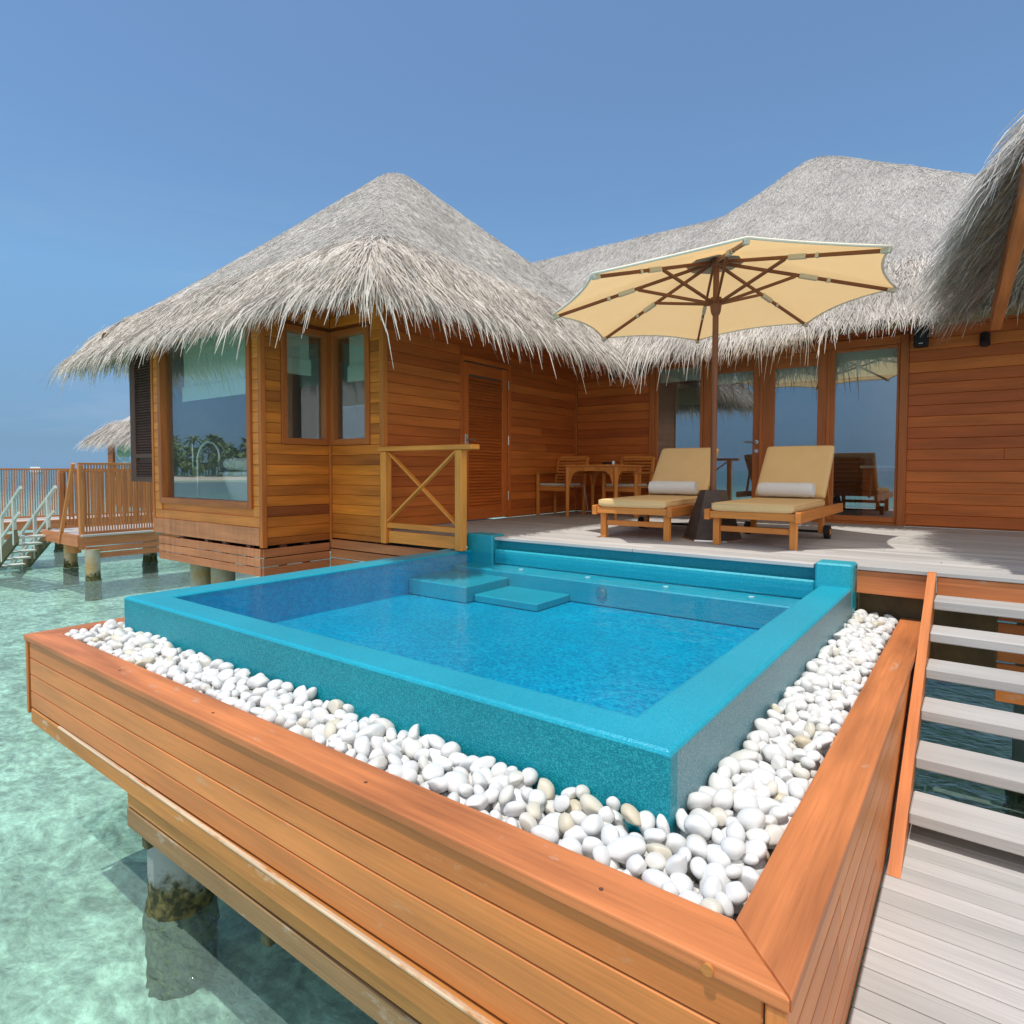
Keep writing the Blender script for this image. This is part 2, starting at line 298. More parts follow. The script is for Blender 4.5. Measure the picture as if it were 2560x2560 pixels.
# ------------------------------------------------------------------ mesh builder
class MB:
    def __init__(s): s.v = []; s.f = []; s.uv = []; s.t = []; s.mi = []
    def _face(s, idx, uvs, tint, mi=0): s.f.append(idx); s.uv.append(uvs); s.t.append(tint); s.mi.append(mi)
    def box(s, lo, hi, bev=.004, tint=None, axis=None, T=None, mi=0):
        lo = [min(a, b) for a, b in zip(lo, hi)] if True else lo
        hi2 = [max(a, b) for a, b in zip(lo, hi)]; hi = hi2
        size = [h-l for l, h in zip(lo, hi)]
        b = min(bev, .32*min(size)); tint = random.random() if tint is None else tint
        ax = size.index(max(size)) if axis is None else axis
        oth = [i for i in range(3) if i != ax]
        off = (random.random()*20, random.random()*20)
        base = len(s.v); ids = {}
        def add(p):
            s.v.append(tuple(T @ Vector(p)) if T is not None else tuple(p)); return len(s.v)-1
        loc = {}
        for sx in (0, 1):
            for sy in (0, 1):
                for sz in (0, 1):
                    c = [(lo, hi)[q][i] for i, q in enumerate((sx, sy, sz))]
                    for k in range(3):
                        p = list(c)
                        for i in range(3):
                            if i != k:
                                p[i] += b*(1 if (sx, sy, sz)[i] == 0 else -1)
                        # vertex lying on face with normal axis k
                        j = add(p); ids[(sx, sy, sz, k)] = j; loc[j] = p
        ctr = [(l+h)/2 for l, h in zip(lo, hi)]
        def face(js, nrm):
            P = [Vector(loc[j]) for j in js]
            n = (P[1]-P[0]).cross(P[2]-P[0])
            if n.dot(Vector(nrm)) < 0: js = js[::-1]
            uv = []
            na = max(range(3), key=lambda i: abs(nrm[i]))
            for j in js:
                p = loc[j]
                if na == ax: uv.append((p[oth[0]]*.3+off[0], p[oth[1]]+off[1]))
                else:
                    o = [i for i in oth if i != na][0]
                    uv.append((p[ax]+off[0], p[o]+off[1]+na*.37))
            s._face(js, uv, tint, mi)
        for k in range(3):
            o = [i for i in range(3) if i != k]
            for sg in (0, 1):
                js = []
                for a, c in ((0, 0), (1, 0), (1, 1), (0, 1)):
                    key = [0, 0, 0]; key[k] = sg; key[o[0]] = a; key[o[1]] = c; js.append(ids[(*key, k)])
                n = [0, 0, 0]; n[k] = 1 if sg else -1; face(js, n)
        if b > 0:
            for k in range(3):   # edges along axis k
                o = [i for i in range(3) if i != k]
                for a in (0, 1):
                    for c in (0, 1):
                        key0 = [0, 0, 0]; key0[o[0]] = a; key0[o[1]] = c; key1 = list(key0); key1[k] = 1
                        n = [0, 0, 0]; n[o[0]] = (1 if a else -1)*1.01; n[o[1]] = 1 if c else -1
                        face([ids[(*key0, o[0])], ids[(*key1, o[0])], ids[(*key1, o[1])], ids[(*key0, o[1])]], n)
            for sx in (0, 1):
                for sy in (0, 1):
                    for sz in (0, 1):
                        face([ids[(sx, sy, sz, k)] for k in range(3)], [(1 if q else -1)*(1+.01*i) for i, q in enumerate((sx, sy, sz))])
        return s
    def beam(s, p0, p1, w_, h_, up=(0, 0, 1), bev=.004, tint=None, mi=0):
        p0, p1 = Vector(p0), Vector(p1); d = p1-p0; L = d.length; x = d/L
        up = Vector(up); y = up.cross(x)
        if y.length < 1e-4: y = Vector((0, 1, 0)).cross(x)
        y.normalize(); z = x.cross(y)
        T = Matrix((x, y, z)).transposed().to_4x4(); T.translation = p0
        return s.box((0, -w_/2, -h_/2), (L, w_/2, h_/2), bev, tint, 0, T, mi)
    def ring(s, rings, closed_ends=True, tint=None, smooth=False, mi=0, uscale=1.0):
        """rings: list of lists of points, same count; skin them."""
        tint = random.random() if tint is None else tint
        n = len(rings[0]); base = len(s.v); ov = random.random()*9
        for r in rings:
            for p in r: s.v.append(tuple(p))
        L = [0]
        for a, b in zip(rings[:-1], rings[1:]): L.append(L[-1]+(Vector(b[0])-Vector(a[0])).length)
        per = sum((Vector(rings[0][i])-Vector(rings[0][(i+1) % n])).length for i in range(n)) or .01
        for i in range(len(rings)-1):
            for j in range(n):
                k = (j+1) % n
                s._face([base+i*n+j, base+i*n+k, base+(i+1)*n+k, base+(i+1)*n+j],
                        [(L[i]+ov, j/n*per), (L[i]+ov, (j+1)/n*per), (L[i+1]+ov, (j+1)/n*per), (L[i+1]+ov, j/n*per)], tint, mi)
        if closed_ends:
            s._face([base+j for j in range(n)][::-1], [(ov+p*.01, p*.01) for p in range(n)], tint, mi)
            e = base+(len(rings)-1)*n
            s._face([e+j for j in range(n)], [(ov+p*.01, p*.01) for p in range(n)], tint, mi)
        return s
    def tube(s, pts, rad, n=10, tint=None, mi=0):
        pts = [Vector(p) for p in pts]
        if not hasattr(rad, '__len__'): rad = [rad]*len(pts)
        rings = []; t = (pts[1]-pts[0]).normalized()
        ref = Vector((0, 0, 1)) if abs(t.z) < .9 else Vector((1, 0, 0))
        x = ref.cross(t).normalized()
        for i, p in enumerate(pts):
            t = (pts[min(i+1, len(pts)-1)]-pts[max(i-1, 0)]).normalized()
            x = (x - t*x.dot(t)).normalized(); y = t.cross(x)
            rings.append([p+(x*math.cos(a)+y*math.sin(a))*rad[i] for a in (2*math.pi*k/n for k in range(n))])
        return s.ring(rings, True, tint, mi=mi)
    def prism(s, poly, d, tint=None, mi=0):
        """extrude a planar polygon (list of 3D points) by vector d"""
        tint = random.random() if tint is None else tint
        poly = [Vector(p) for p in poly]; d = Vector(d); n = len(poly); base = len(s.v)
        nrm = Vector((0, 0, 0))
        for i in range(n): nrm += poly[i].cross(poly[(i+1) % n])
        if nrm.dot(d) > 0: poly = poly[::-1]
        for p in poly: s.v.append(tuple(p))
        for p in poly: s.v.append(tuple(p+d))
        o = random.random()*9
        def uvs(ix): return [(s.v[i][0]+s.v[i][1]+o, s.v[i][2]+o) for i in ix]
        a = list(range(base, base+n)); b = list(range(base+n, base+2*n))[::-1]
        s._face(a, uvs(a), tint, mi); s._face(b, uvs(b), tint, mi)
        for i in range(n):
            q = [base+(i+1) % n, base+i, base+n+i, base+n+(i+1) % n]; s._face(q, uvs(q), tint, mi)
        return s
    def quad(s, a, b, c, d, tint=.5, mi=0):
        base = len(s.v)
        for p in (a, b, c, d): s.v.append(tuple(p))
        s._face([base, base+1, base+2, base+3], [(0, 0), (1, 0), (1, 1), (0, 1)], tint, mi); return s
    def build(s, name, mat, parent=None, smooth=False, local=False, sharp=None):
        me = bpy.data.meshes.new(name)
        off = Vector((0, 0, 0))
        if parent is not None and not local:
            q = parent
            while q is not None: off += q.location; q = q.parent
        vs = [(a-off.x, b-off.y, c-off.z) for a, b, c in s.v]
        me.from_pydata(vs, [], s.f)
        uvl = me.uv_layers.new(name='UVMap')
        flat = [x for face in s.uv for uv in face for x in uv]
        uvl.data.foreach_set('uv', flat)
        at = me.attributes.new('tint', 'FLOAT', 'FACE'); at.data.foreach_set('value', s.t)
        for mm in (mat if isinstance(mat, (list, tuple)) else [mat]): me.materials.append(M[mm] if isinstance(mm, str) else mm)
        me.polygons.foreach_set('material_index', s.mi)
        if smooth: me.polygons.foreach_set('use_smooth', [True]*len(me.polygons))
        me.update()
        if smooth and sharp: me.set_sharp_from_angle(angle=R_(sharp))
        o = bpy.data.objects.new(name, me); col.objects.link(o); o.parent = parent
        return o
def tag(o, label=None, cat=None, group=None, kind=None):
    if label: o['label'] = label
    if cat: o['category'] = cat
    if group: o['group'] = group
    if kind: o['kind'] = kind
    return o
def thing(name, label, cat, loc=(0, 0, 0), group=None):
    o = bpy.data.objects.new(name, None); col.objects.link(o); o.location = loc; o.empty_display_size = .2
    return tag(o, label, cat, group)
def copy_tree(o, parent=None):
    c = o.copy(); col.objects.link(c); c.parent = parent
    for ch in list(o.children): copy_tree(ch, c)
    return c

def ribbons(name, mat, P, S, W, T, parent=None):
    """P (N,k,3) centre lines, S (N,3) side vectors, W (N,k) half widths, T (N) tints -> one mesh of thin bent strips"""
    N, k, _ = P.shape
    off = Vector((0, 0, 0)); q = parent
    while q is not None: off += q.location; q = q.parent
    P = P-np.array(off)
    A = P-S[:, None, :]*W[..., None]; B = P+S[:, None, :]*W[..., None]
    V = np.stack([A, B], 2).reshape(N, k*2, 3)
    base = (np.arange(N)*k*2)[:, None]
    fs = []
    for i in range(k-1): fs.append(np.concatenate([base+2*i, base+2*i+1, base+2*i+3, base+2*i+2], 1))
    Fc = np.stack(fs, 1).reshape(-1, 4)
    me = bpy.data.meshes.new(name)
    me.vertices.add(N*k*2); me.vertices.foreach_set('co', V.reshape(-1).astype(np.float32))
    nf = len(Fc); me.loops.add(nf*4); me.loops.foreach_set('vertex_index', Fc.reshape(-1).astype(np.int32))
    me.polygons.add(nf); me.polygons.foreach_set('loop_start', (np.arange(nf)*4).astype(np.int32))
    me.update(calc_edges=True)
    at = me.attributes.new('tint', 'FLOAT', 'FACE'); at.data.foreach_set('value', np.repeat(T, k-1).astype(np.float32))
    me.materials.append(M[mat]); me.polygons.foreach_set('use_smooth', [True]*nf); me.validate()
    o = bpy.data.objects.new(name, me); col.objects.link(o); o.parent = parent
    return o

# siding walls -----------------------------------------------------
def siding(mb, plane, c, a0, a1, z0, z1, openings=(), pitch=.115, th=.02, zoff=0.0, breaks=True, tintf=None):
    """horizontal boards. plane 'y': face looks to -Y at y=c ; plane 'x': face looks to +X at x=c"""
    k = math.floor((z0-zoff)/pitch)
    while zoff+k*pitch < z1:
        b0 = max(z0, zoff+k*pitch); b1 = min(z1, zoff+(k+1)*pitch-.003); k += 1
        if b1-b0 < .008: continue
        iv = [(a0, a1)]
        for (o0, o1, p0, p1) in openings:
            if b1 <= p0+.002 or b0 >= p1-.002: continue
            cuts = []
            nv = []
            for s0, s1 in iv:
                if o0 > s0: nv.append((s0, min(s1, o0)))
                if o1 < s1: nv.append((max(s0, o1), s1))
                if o1 <= s0 or o0 >= s1: nv[-1:] = nv[-1:]
            iv = [x for x in nv if x[1]-x[0] > .01]
        for s0, s1 in iv:
            segs = [(s0, s1)]
            if breaks and s1-s0 > 1.6 and random.random() < .4:
                mid = random.uniform(s0+.5, s1-.5); segs = [(s0, mid-.001), (mid+.001, s1)]
            for q0, q1 in segs:
                t = random.random() if tintf is None else tintf((b0+b1)/2)
                if plane == 'y': mb.box((q0, c, b0), (q1, c+th, b1), .004, t, 0)
                else: mb.box((c-th, q0, b0), (c, q1, b1), .004, t, 1)

# ================================================================== SETTING
WZ = -1.6
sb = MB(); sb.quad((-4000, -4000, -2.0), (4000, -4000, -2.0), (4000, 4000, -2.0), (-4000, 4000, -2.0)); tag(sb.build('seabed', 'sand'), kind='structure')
sb = MB(); sb.quad((-4000, -4000, WZ), (4000, -4000, WZ), (4000, 4000, WZ), (-4000, 4000, WZ)); tag(sb.build('sea', 'sea'), kind='structure')

# upper deck
d = MB(); pitch = .098; y = 4.745; i = 0
while y < 8.62:
    y2 = min(y+pitch-.004, 8.635)
    x = -5.17 if y > 4.63 else -4.0
    xs = [x]; xx = x+random.uniform(.8, 2.4)
    while xx < 2.6: xs.append(xx); xx += random.uniform(1.6, 2.8)
    xs.append(3.0)
    if y < 4.86: # front board sits between the pool pillars, then again to the right of them
        xs = [-3.765, -2.3, -.915] if i == 0 else [-3.765, -1.7, -.915]
        if y+.05 > 4.8: d.box((-.665, y+.01, -.03), (3, y2, 0), .004, None, 0)
    for a, b in zip(xs[:-1], xs[1:]): d.box((a+.0015, y, -.03), (b-.0015, y2, 0), .004, None, 0)
    y += pitch; i += 1
for yy in (4.63,): d.box((-5.17, 4.64, -.03), (-4.11, 4.742, 0), .004, None, 0)
tag(d.build('pool_deck', 'deck'), kind='structure')
# lower walkway
d = MB(); y = -1.6; 
while y < 3.42:
    t = random.random()
    d.box((-.268, y, -.985), (2.6, y+.0905, -.95), .004, t, 0); y += .0965
tag(d.build('walkway', 'deck'), kind='structure')

# ================================================================== PLUNGE POOL
zp = -.14
pool = thing('plunge_pool', 'square plunge pool with teal tiled walls and flat wet rim', 'pool', (-2.45, 3.2, -.8))
xl, xr, yf, yb = -4.24, -.675, 1.65, 4.78
xli, xri, yfi = -4.03, -.875, 1.84
b = MB()
def rbox(mb, lo, hi, bev): mb.box(lo, hi, bev, .5)
b.box((xr-.05, yf+.05, -.95), (xr, yb+.1, zp-.0175), .0, .5); b.build('outer_wall', 'limesheen', pool)['label'] = 'grey side wall of the pool, sky sheen and lime in its colour'
b = MB(); b.box((xl, yf, -.95), (xr, yf+.05, zp-.0175), .0, .5); b.box((xl, yf+.05, -.95), (xl+.05, yb+.1, zp-.0175), 0, .5)
b.build('outer_wall', 'pooltile', pool)
# rim with rounded outer edge: swept profile
def rim_profile(t):  # offset outwards, z
    return t
b = MB()
prof = [(.0, -.017), (.0, -.014), (.005, -.006), (.016, -.0), (.19, -.002), (.205, -.006), (.21, -.014), (.21, -.05)]
def rim_ring(pt, ox, oy, sx, sy):
    return [Vector((pt[0]+sx*p*ox, pt[1]+sy*p*oy, zp+z)) for p, z in prof]
rings = [rim_ring((xl, yb, 0), 1, 0, 1, 0), rim_ring((xl, yf, 0), 1, .905, 1, 1), rim_ring((xr, yf, 0), .952, .905, -1, 1), rim_ring((xr, yb, 0), .952, 0, -1, 0)]
b.ring(rings, True, .5)
b.build('rim', 'poolrim', pool)
# inner shell
zf = -.45
b = MB(); b.quad((xli-.02, yfi-.02, zf), (xri+.02, yfi-.02, zf), (xri+.02, yb+.1, zf), (xli-.02, yb+.1, zf)); b.build('pool_floor', 'poolfloor', pool)
b = MB()
b.quad((xli, yfi, zf), (xli, yb+.1, zf), (xli, yb+.1, zp-.02), (xli, yfi, zp-.02)); b.quad((xri, yb+.1, zf), (xri, yfi, zf), (xri, yfi, zp-.02), (xri, yb+.1, zp-.02))
b.build('inner_wall', 'poolinner', pool)
b = MB(); b.quad((xri, yfi, zf), (xli, yfi, zf), (xli, yfi, zp-.02), (xri, yfi, zp-.02)); b.build('inner_wall', 'poolinner', pool)
b = MB(); b.quad((xli, yb+.075, zf), (xri, yb+.075, zf), (xri, yb+.075, -.031), (xli, yb+.075, -.031)); b.build('back_wall', 'benchtile', pool)
b = MB(); b.box((xli+.002, 4.45, zf+.002), (xri-.002, yb+.07, -.262), .01, .5); b.build('bench', 'benchtile', pool)
b = MB(); b.box((-3.765, yb-.03, -.26), (-.91, yb+.072, -.118), .012, .5); b.build('bench_ledge', 'benchtile', pool)
b = MB(); b.box((xli+.003, 3.86, zf+.002), (-3.36, 4.447, -.31), .008, .5); b.build('step', 'benchtile', pool)
b = MB(); b.box((-3.355, 3.96, zf+.002), (-2.72, 4.447, -.385), .008, .5); b.build('step', 'benchtile', pool)
for a0, a1 in ((-4.10, -3.77), (-.905, -.672)):
    b = MB(); b.box((a0, 4.725, -.32), (a1, 4.93, .016), .012, .5); b.build('corner_pillar', 'benchtile', pool)
for x in (-3.35, -2.65, -1.95, -1.3):
    b = MB(); b.tube([(x, 4.62, -.262), (x, 4.62, -.256)], .022, 14); b.build('jet_nozzle', 'white', pool)
b = MB(); b.tube([(-2.42, 4.448, -.33), (-2.42, 4.436, -.33)], .045, 16); b.tube([(-2.42, 4.436, -.33), (-2.42, 4.425, -.33)], .02, 10); b.build('wall_jet', 'metal', pool)
b = MB(); b.quad((xli-.03, yfi-.03, zp-.013), (xri+.03, yfi-.03, zp-.013), (xri+.03, yb+.074, zp-.013), (xli-.03, yb+.074, zp-.013))
tag(b.build('pool_water', 'poolwater'), kind='structure')

# ================================================================== PLANTER BOX
zc = -.35
pl = thing('planter_box', 'long orange timber planter wrapped round two sides of the pool', 'planter', (-2.4, 1.3, -.95))
px0, px1, py0 = -4.615, -.26, 1.235
cw = .153
def cap_board(poly, axis):
    mb = MB(); mb.prism([(p[0], p[1], zc-.035) for p in poly], (0, 0, .035), .3)
    # grain along the board
    for i, fidx in enumerate(mb.f):
        mb.uv[i] = [((mb.v[j][axis]), mb.v[j][1-axis]+mb.v[j][2]) for j in fidx]
    o = mb.build('cap_board', 'cap', pl)
    bv = o.modifiers.new('bevel', 'BEVEL'); bv.width = .006; bv.segments = 2
    return o
g_ = .0012
cap_board([(px0+g_, py0), (px1-g_, py0), (px1-cw-g_, py0+cw), (px0+cw+g_, py0+cw)], 0)
cap_board([(px1, py0+g_), (px1, 4.99), (px1-cw, 4.99), (px1-cw, py0+cw+g_)], 1)
cap_board([(px0, py0+g_), (px0+cw, py0+cw+g_), (px0+cw, 4.55), (px0, 4.55)], 1)
s_ = MB(); siding(s_, 'y', py0+.013, px0+.062, px1-.055, -.79, zc-.037, pitch=.1, zoff=-.785, breaks=False); s_.build('front_siding', 'plank', pl)
s_ = MB(); siding(s_, 'x', px1-.012, py0+.075, 4.99, -.96, zc-.037, pitch=.1, zoff=-.785); s_.build('side_siding', 'plank', pl)
s_ = MB()
k = 0
for z0, z1 in ((-.785, -.688), (-.685, -.588), (-.585, -.488), (-.485, zc-.037)):
    s_.box((px0+.012, py0+.06, z0), (px0+.03, 4.5, z1), .003, None, 1)
s_.build('end_siding', 'plank', pl)
s_ = MB(); s_.box((px1-.05, py0+.006, -1.05), (px1-.008, py0+.07, zc-.037), .004); s_.build('corner_post', 'plank', pl)
s_ = MB(); s_.box((px0+.008, py0+.006, -.83), (px0+.034, py0+.06, zc-.037), .004, .9); s_.build('end_board', 'plank', pl)
s_ = MB(); s_.beam((px0+.062, py0+.036, -.838), (px1-.012, py0+.006, -.84), .05, .09, (0, 0, 1), .006); s_.build('ledge', 'ledge', pl)
s_ = MB(); s_.beam((-4.1, py0+.014, -.796), (px1-.02, py0-.0125, -.7945), .018, .014, (0, 0, 1), .004, .5); s_.build('worn_ledge_edge', 'wornedge', pl)
s_ = MB(); s_.box((-3.255, py0+.025, -.972), (px1-.03, py0+.055, -.889), .004); s_.build('skirt_board', 'ledge', pl)
s_ = MB(); s_.box((-3.255, py0+.022, -1.072), (px1-.03, py0+.05, -.980), .004); s_.build('skirt_board', 'old', pl)
s_ = MB(); s_.box((-3.25, py0+.06, -1.06), (px1-.05, py0+.10, -.80), .0, .5); s_.box((px0+.04, py0+.05, -.80), (px1-.05, 1.64, -.76), 0, .5)
s_.build('inner_frame', 'algae', pl)
for x in (-3.09, -2.09):
    s_ = MB(); s_.box((x-.03, py0+.03, -1.13), (x+.02, py0+.09, -1.073), .006); s_.build('bracket', 'algae', pl)
s_ = MB(); s_.box((px0+cw-.01, py0+cw-.01, -.5), (px1-cw+.01, yf+.001, -.445), 0, .5); s_.box((xr-.001, yf, -.5), (px1-cw+.01, 4.99, -.445), 0, .5); s_.box((px0+cw-.01, yf, -.5), (xl+.001, 4.5, -.445), 0, .5)
s_.build('gravel_bed', 'planterfill', pl)

s_ = MB(); s_.tube([(-.42, py0+.001, zc-.018), (-.42, py0-.007, zc-.018)], .0125, 18); s_.build('wood_plug', 'ledge', pl)
for x in (-.70, -1.55, -2.5, -3.4):
    s_ = MB(); s_.tube([(x, py0+.06, zc-.002), (x, py0+.06, zc+.0012)], .006, 10); s_.build('screw_plug', 'dark', pl)
# ---- pebbles
def ico(sub):
    import bmesh
    bm = bmesh.new(); bmesh.ops.create_icosphere(bm, subdivisions=sub, radius=1)
    V = np.array([v.co[:] for v in bm.verts]); Fc = [[v.index for v in q.verts] for q in bm.faces]; bm.free(); return V, Fc
IV, IF = ico(3)
def pebble_shape():
    V = IV.copy(); V = V*np.array([1.26, 1.0, .78])*rng.uniform(.80, 1.20, 3)
    for _ in range(6):
        dd = rng.normal(size=3); dd /= np.linalg.norm(dd)
        V *= (1+.13*rng.uniform(-1, 1)*np.sin(1.4*(IV@dd)+rng.uniform(0, 6)))[:, None]
    for _ in range(5):   # worn flats
        dd = rng.normal(size=3); dd /= np.linalg.norm(dd); hmax = rng.uniform(.66, .90)
        over = np.maximum(0, V@dd-hmax); V -= over[:, None]*dd*.86
    return V
shapes = [pebble_shape() for _ in range(18)]
def drop_strip(x0, x1, y0, y1, n, slope):
    out = []
    P = np.zeros((0, 4))
    for i in range(n):
        r = rng.uniform(.022, .035)
        if rng.random() < .15: r = rng.uniform(.034, .041)
        best = None
        for c in range(9):
            x = rng.uniform(x0+r*.8, x1-r*.8); y = rng.uniform(y0+r*.8, y1-r*.8)
            z = -.445+r*.8
            if len(P):
                dx = P[:, 0]-x; dy = P[:, 1]-y; rr = (P[:, 3]+r)*.86; d2 = dx*dx+dy*dy
                mk = d2 < rr*rr
                if mk.any(): z = max(z, (P[mk, 2]+np.sqrt(rr[mk]**2-d2[mk])*.9).max())
            sc = z-slope(x, y)
            if best is None or sc < best[0]: best = (sc, x, y, z, r)
        sc, x, y, z, r = best
        if z > -.362+slope(x, y)+.012: continue
        P = np.vstack([P, [x, y, z, r]])
    return P
PB = [drop_strip(px0+cw, px1-cw, py0+cw, yf, 1800, lambda x, y: .035*(y-(py0+cw))/.26-.012),
      drop_strip(xr, px1-cw, yf, 4.97, 1400, lambda x, y: .035*((px1-cw)-x)/.26-.012),
      drop_strip(px0+cw, xl, yf, 3.0, 420, lambda x, y: .0)]
PB = np.vstack(PB)
# how exposed and how large each one is seen from above
exposed = []
for i, (x, y, z, r) in enumerate(PB):
    d2 = (PB[:, 0]-x)**2+(PB[:, 1]-y)**2
    up = (PB[:, 2] > z+.4*r) & (d2 < (1.0*(r+PB[:, 3])*.62)**2); exposed.append(up.sum())
exposed = np.array(exposed)
size = PB[:, 3]/np.sqrt(PB[:, 0]**2+PB[:, 1]**2+1)*np.where(exposed == 0, 1, np.where(exposed == 1, .7, .3))
order = np.argsort(-size)
pm = []
for s in shapes:
    me = bpy.data.meshes.new('pebble'); me.from_pydata([tuple(v) for v in s], [], IF); me.materials.append(M['pebble'])
    me.polygons.foreach_set('use_smooth', [True]*len(me.polygons)); me.attributes.new('tint', 'FLOAT', 'FACE'); pm.append(me)
from mathutils import Euler
rest = []
for rank, i in enumerate(order):
    x, y, z, r = PB[i]; e = Euler((rng.normal(0, .5), rng.normal(0, .5), rng.uniform(0, 6.28)))
    k = int(rng.integers(18))
    if rank < 298:
        o = bpy.data.objects.new('pebble', pm[k]); col.objects.link(o); o.location = (x, y, z); o.rotation_euler = e; o.scale = (r*1.08,)*3
        tag(o, 'smooth white pebble in the planter strip round the blue pool', 'pebble', 'white pebbles in the planter strip')
    else: rest.append((k, x, y, z, r, e))
V = []; Fq = []; tt = []
for k, x, y, z, r, e in rest:
    v = shapes[k]*(r*1.08) @ np.array(e.to_matrix()).T+np.array([x, y, z]); b0 = sum(len(q) for q in V)
    b0 = len(V)*len(IV); V.append(v); Fq.append(np.array(IF)+b0); tt += [random.random()]*len(IF)
V = np.concatenate(V); Fq = np.concatenate(Fq)
me = bpy.data.meshes.new('pebble_fill'); me.from_pydata(V.tolist(), [], Fq.tolist()); me.materials.append(M['pebble'])
me.polygons.foreach_set('use_smooth', [True]*len(me.polygons)); a_ = me.attributes.new('tint', 'FLOAT', 'FACE'); a_.data.foreach_set('value', tt)
o = bpy.data.objects.new('pebble_fill', me); col.objects.link(o)
tag(o, 'small white pebbles filling the rest of the planter strip', 'pebbles', 'white pebbles in the planter strip', 'stuff')

# ================================================================== STAIRS, DECK EDGE
st = thing('staircase', 'short open flight of bleached treads beside the planter', 'stairs', (.5, 3.9, -.95))
s_ = MB(); s_.beam((-.233, 2.87, -.955), (-.233, 4.84, -.02), .046, .21, (0, 0, 1)); 
s_ = MB(); s_.prism([(-.256, 2.83, -.949), (-.256, 3.10, -.949), (-.256, 4.862, -.20), (-.256, 4.862, -.002), (-.256, 4.80, -.002)], (.045, 0, 0), .2)
for i, fidx in enumerate(s_.f): s_.uv[i] = [(s_.v[j][1], s_.v[j][2]-s_.v[j][1]*.47+s_.v[j][0]) for j in fidx]
s_.build('stringer', 'cap', st)
s_ = MB(); s_.prism([(1.30, 2.83, -.949), (1.30, 3.10, -.949), (1.30, 4.862, -.20), (1.30, 4.862, -.002), (1.30, 4.80, -.002)], (.045, 0, 0), .2); s_.build('stringer', 'cap', st)
for i in range(6):
    y1 = 4.79-.283*i; z = -.136*(i+1)
    s_ = MB(); s_.box((-.209, y1-.235, z-.055), (1.298, y1-.003, z), .006); s_.build('tread', 'deck', st)
f_ = thing('deck_fascia', 'orange fascia plank along the deck edge above the stairs', 'fascia', (.5, 4.87, -.1))
s_ = MB(); s_.box((-.668, 4.868, -.19), (-.257, 4.90, -.034), .004); s_.build('plank', 'cap', f_)
s_ = MB(); s_.box((-.209, 4.866, -.19), (3, 4.90, -.034), .004); s_.build('plank', 'cap', f_)
s_ = MB(); s_.box((-4.0, 5.0, -.62), (.11, 5.25, -.20), .01, .5); tag(s_.build('concrete_beam', 'beam'), 'brown stained concrete beam under the deck edge by the stairs', 'beam')
s_ = MB()
for k in range(5): s_.box((.11, 5.02, -.30-.13*k), (2.5, 5.05, -.185-.13*k), .004, None, 0)
tag(s_.build('plank_screen', 'plank'), 'brown plank screen under the deck behind the stair treads', 'screen')
def pile(name, x, y, r, z1, mat, label, grp=None):
    s_ = MB(); n = 28; rings = []
    for k in range(16):
        z = -2.3+.055*k if k < 15 else z1; g = max(0, min(1, (-1.52-z)/.1))*.16
        rings.append([Vector((x+r*(1+g*(.5+random.uniform(-.6, 1)*.8))*math.cos(2*math.pi*j/n), y+r*(1+g*(.5+random.uniform(-.6, 1)*.8))*math.sin(2*math.pi*j/n), z)) for j in range(n)])
    s_.ring(rings)
    return tag(s_.build(name, mat, None, True, sharp=50), label, 'pile', grp)
pile('concrete_pile', -3.29, 1.52, .15, -.9, 'pile', 'grey concrete pile with green algae under the planter front')
pile('concrete_pile', .47, 5.6, .24, -.2, 'pile', 'thick concrete pile in the shade behind the stair treads')
pile('concrete_pile', .52, 4.35, .17, -.9, 'pile', 'pale round pile end seen between the lowest treads')
pile('concrete_pile', -8.07, 4.06, .13, -.45, 'pile2', 'rust stained pile under the bathroom window, left of the pair', 'piles under the bathroom')
pile('concrete_pile', -7.53, 4.06, .14, -.45, 'pile2', 'wider stained pile under the bathroom window, right of the pair', 'piles under the bathroom')

# ================================================================== VILLA
villa = thing('overwater_villa', 'timber overwater villa with silver thatched roofs and glass doors to the deck', 'villa', (-3, 8, 0))
yA1, xB1, yA2, xB2, yM = 3.73, -6.10, 4.61, -5.19, 8.64
ZT = 2.55
w1 = (-8.40, -6.27, .22, 2.30); 
def openings_frame(mb, plane, c, a0, a1, z0, z1, fw=.075, depth=.05, proud=.022, sill=True):
    """four frame members, proud of the wall face"""
    def bx(q0, q1, r0, r1):
        if plane == 'y': mb.box((q0, c-proud, r0), (q1, c+depth, r1), .004)
        else: mb.box((c-depth, q0, r0), (c+proud, q1, r1), .004)
    bx(a0, a0+fw, z0, z1); bx(a1-fw, a1, z0, z1); bx(a0+fw, a1-fw, z1-fw, z1); bx(a0+fw, a1-fw, z0, z0+fw)
    return (a0+fw, a1-fw, z0+fw, z1-fw)
def pane(plane, c, q, mat, parent, name='pane'):
    a0, a1, z0, z1 = q; mb = MB()
    if plane == 'y': mb.quad((a0-.01, c, z0-.01), (a1+.01, c, z0-.01), (a1+.01, c, z1+.01), (a0-.01, c, z1+.01))
    else: mb.quad((c, a0-.01, z0-.01), (c, a1+.01, z0-.01), (c, a1+.01, z1+.01), (c, a0-.01, z1+.01))
    return mb.build(name, mat, parent)
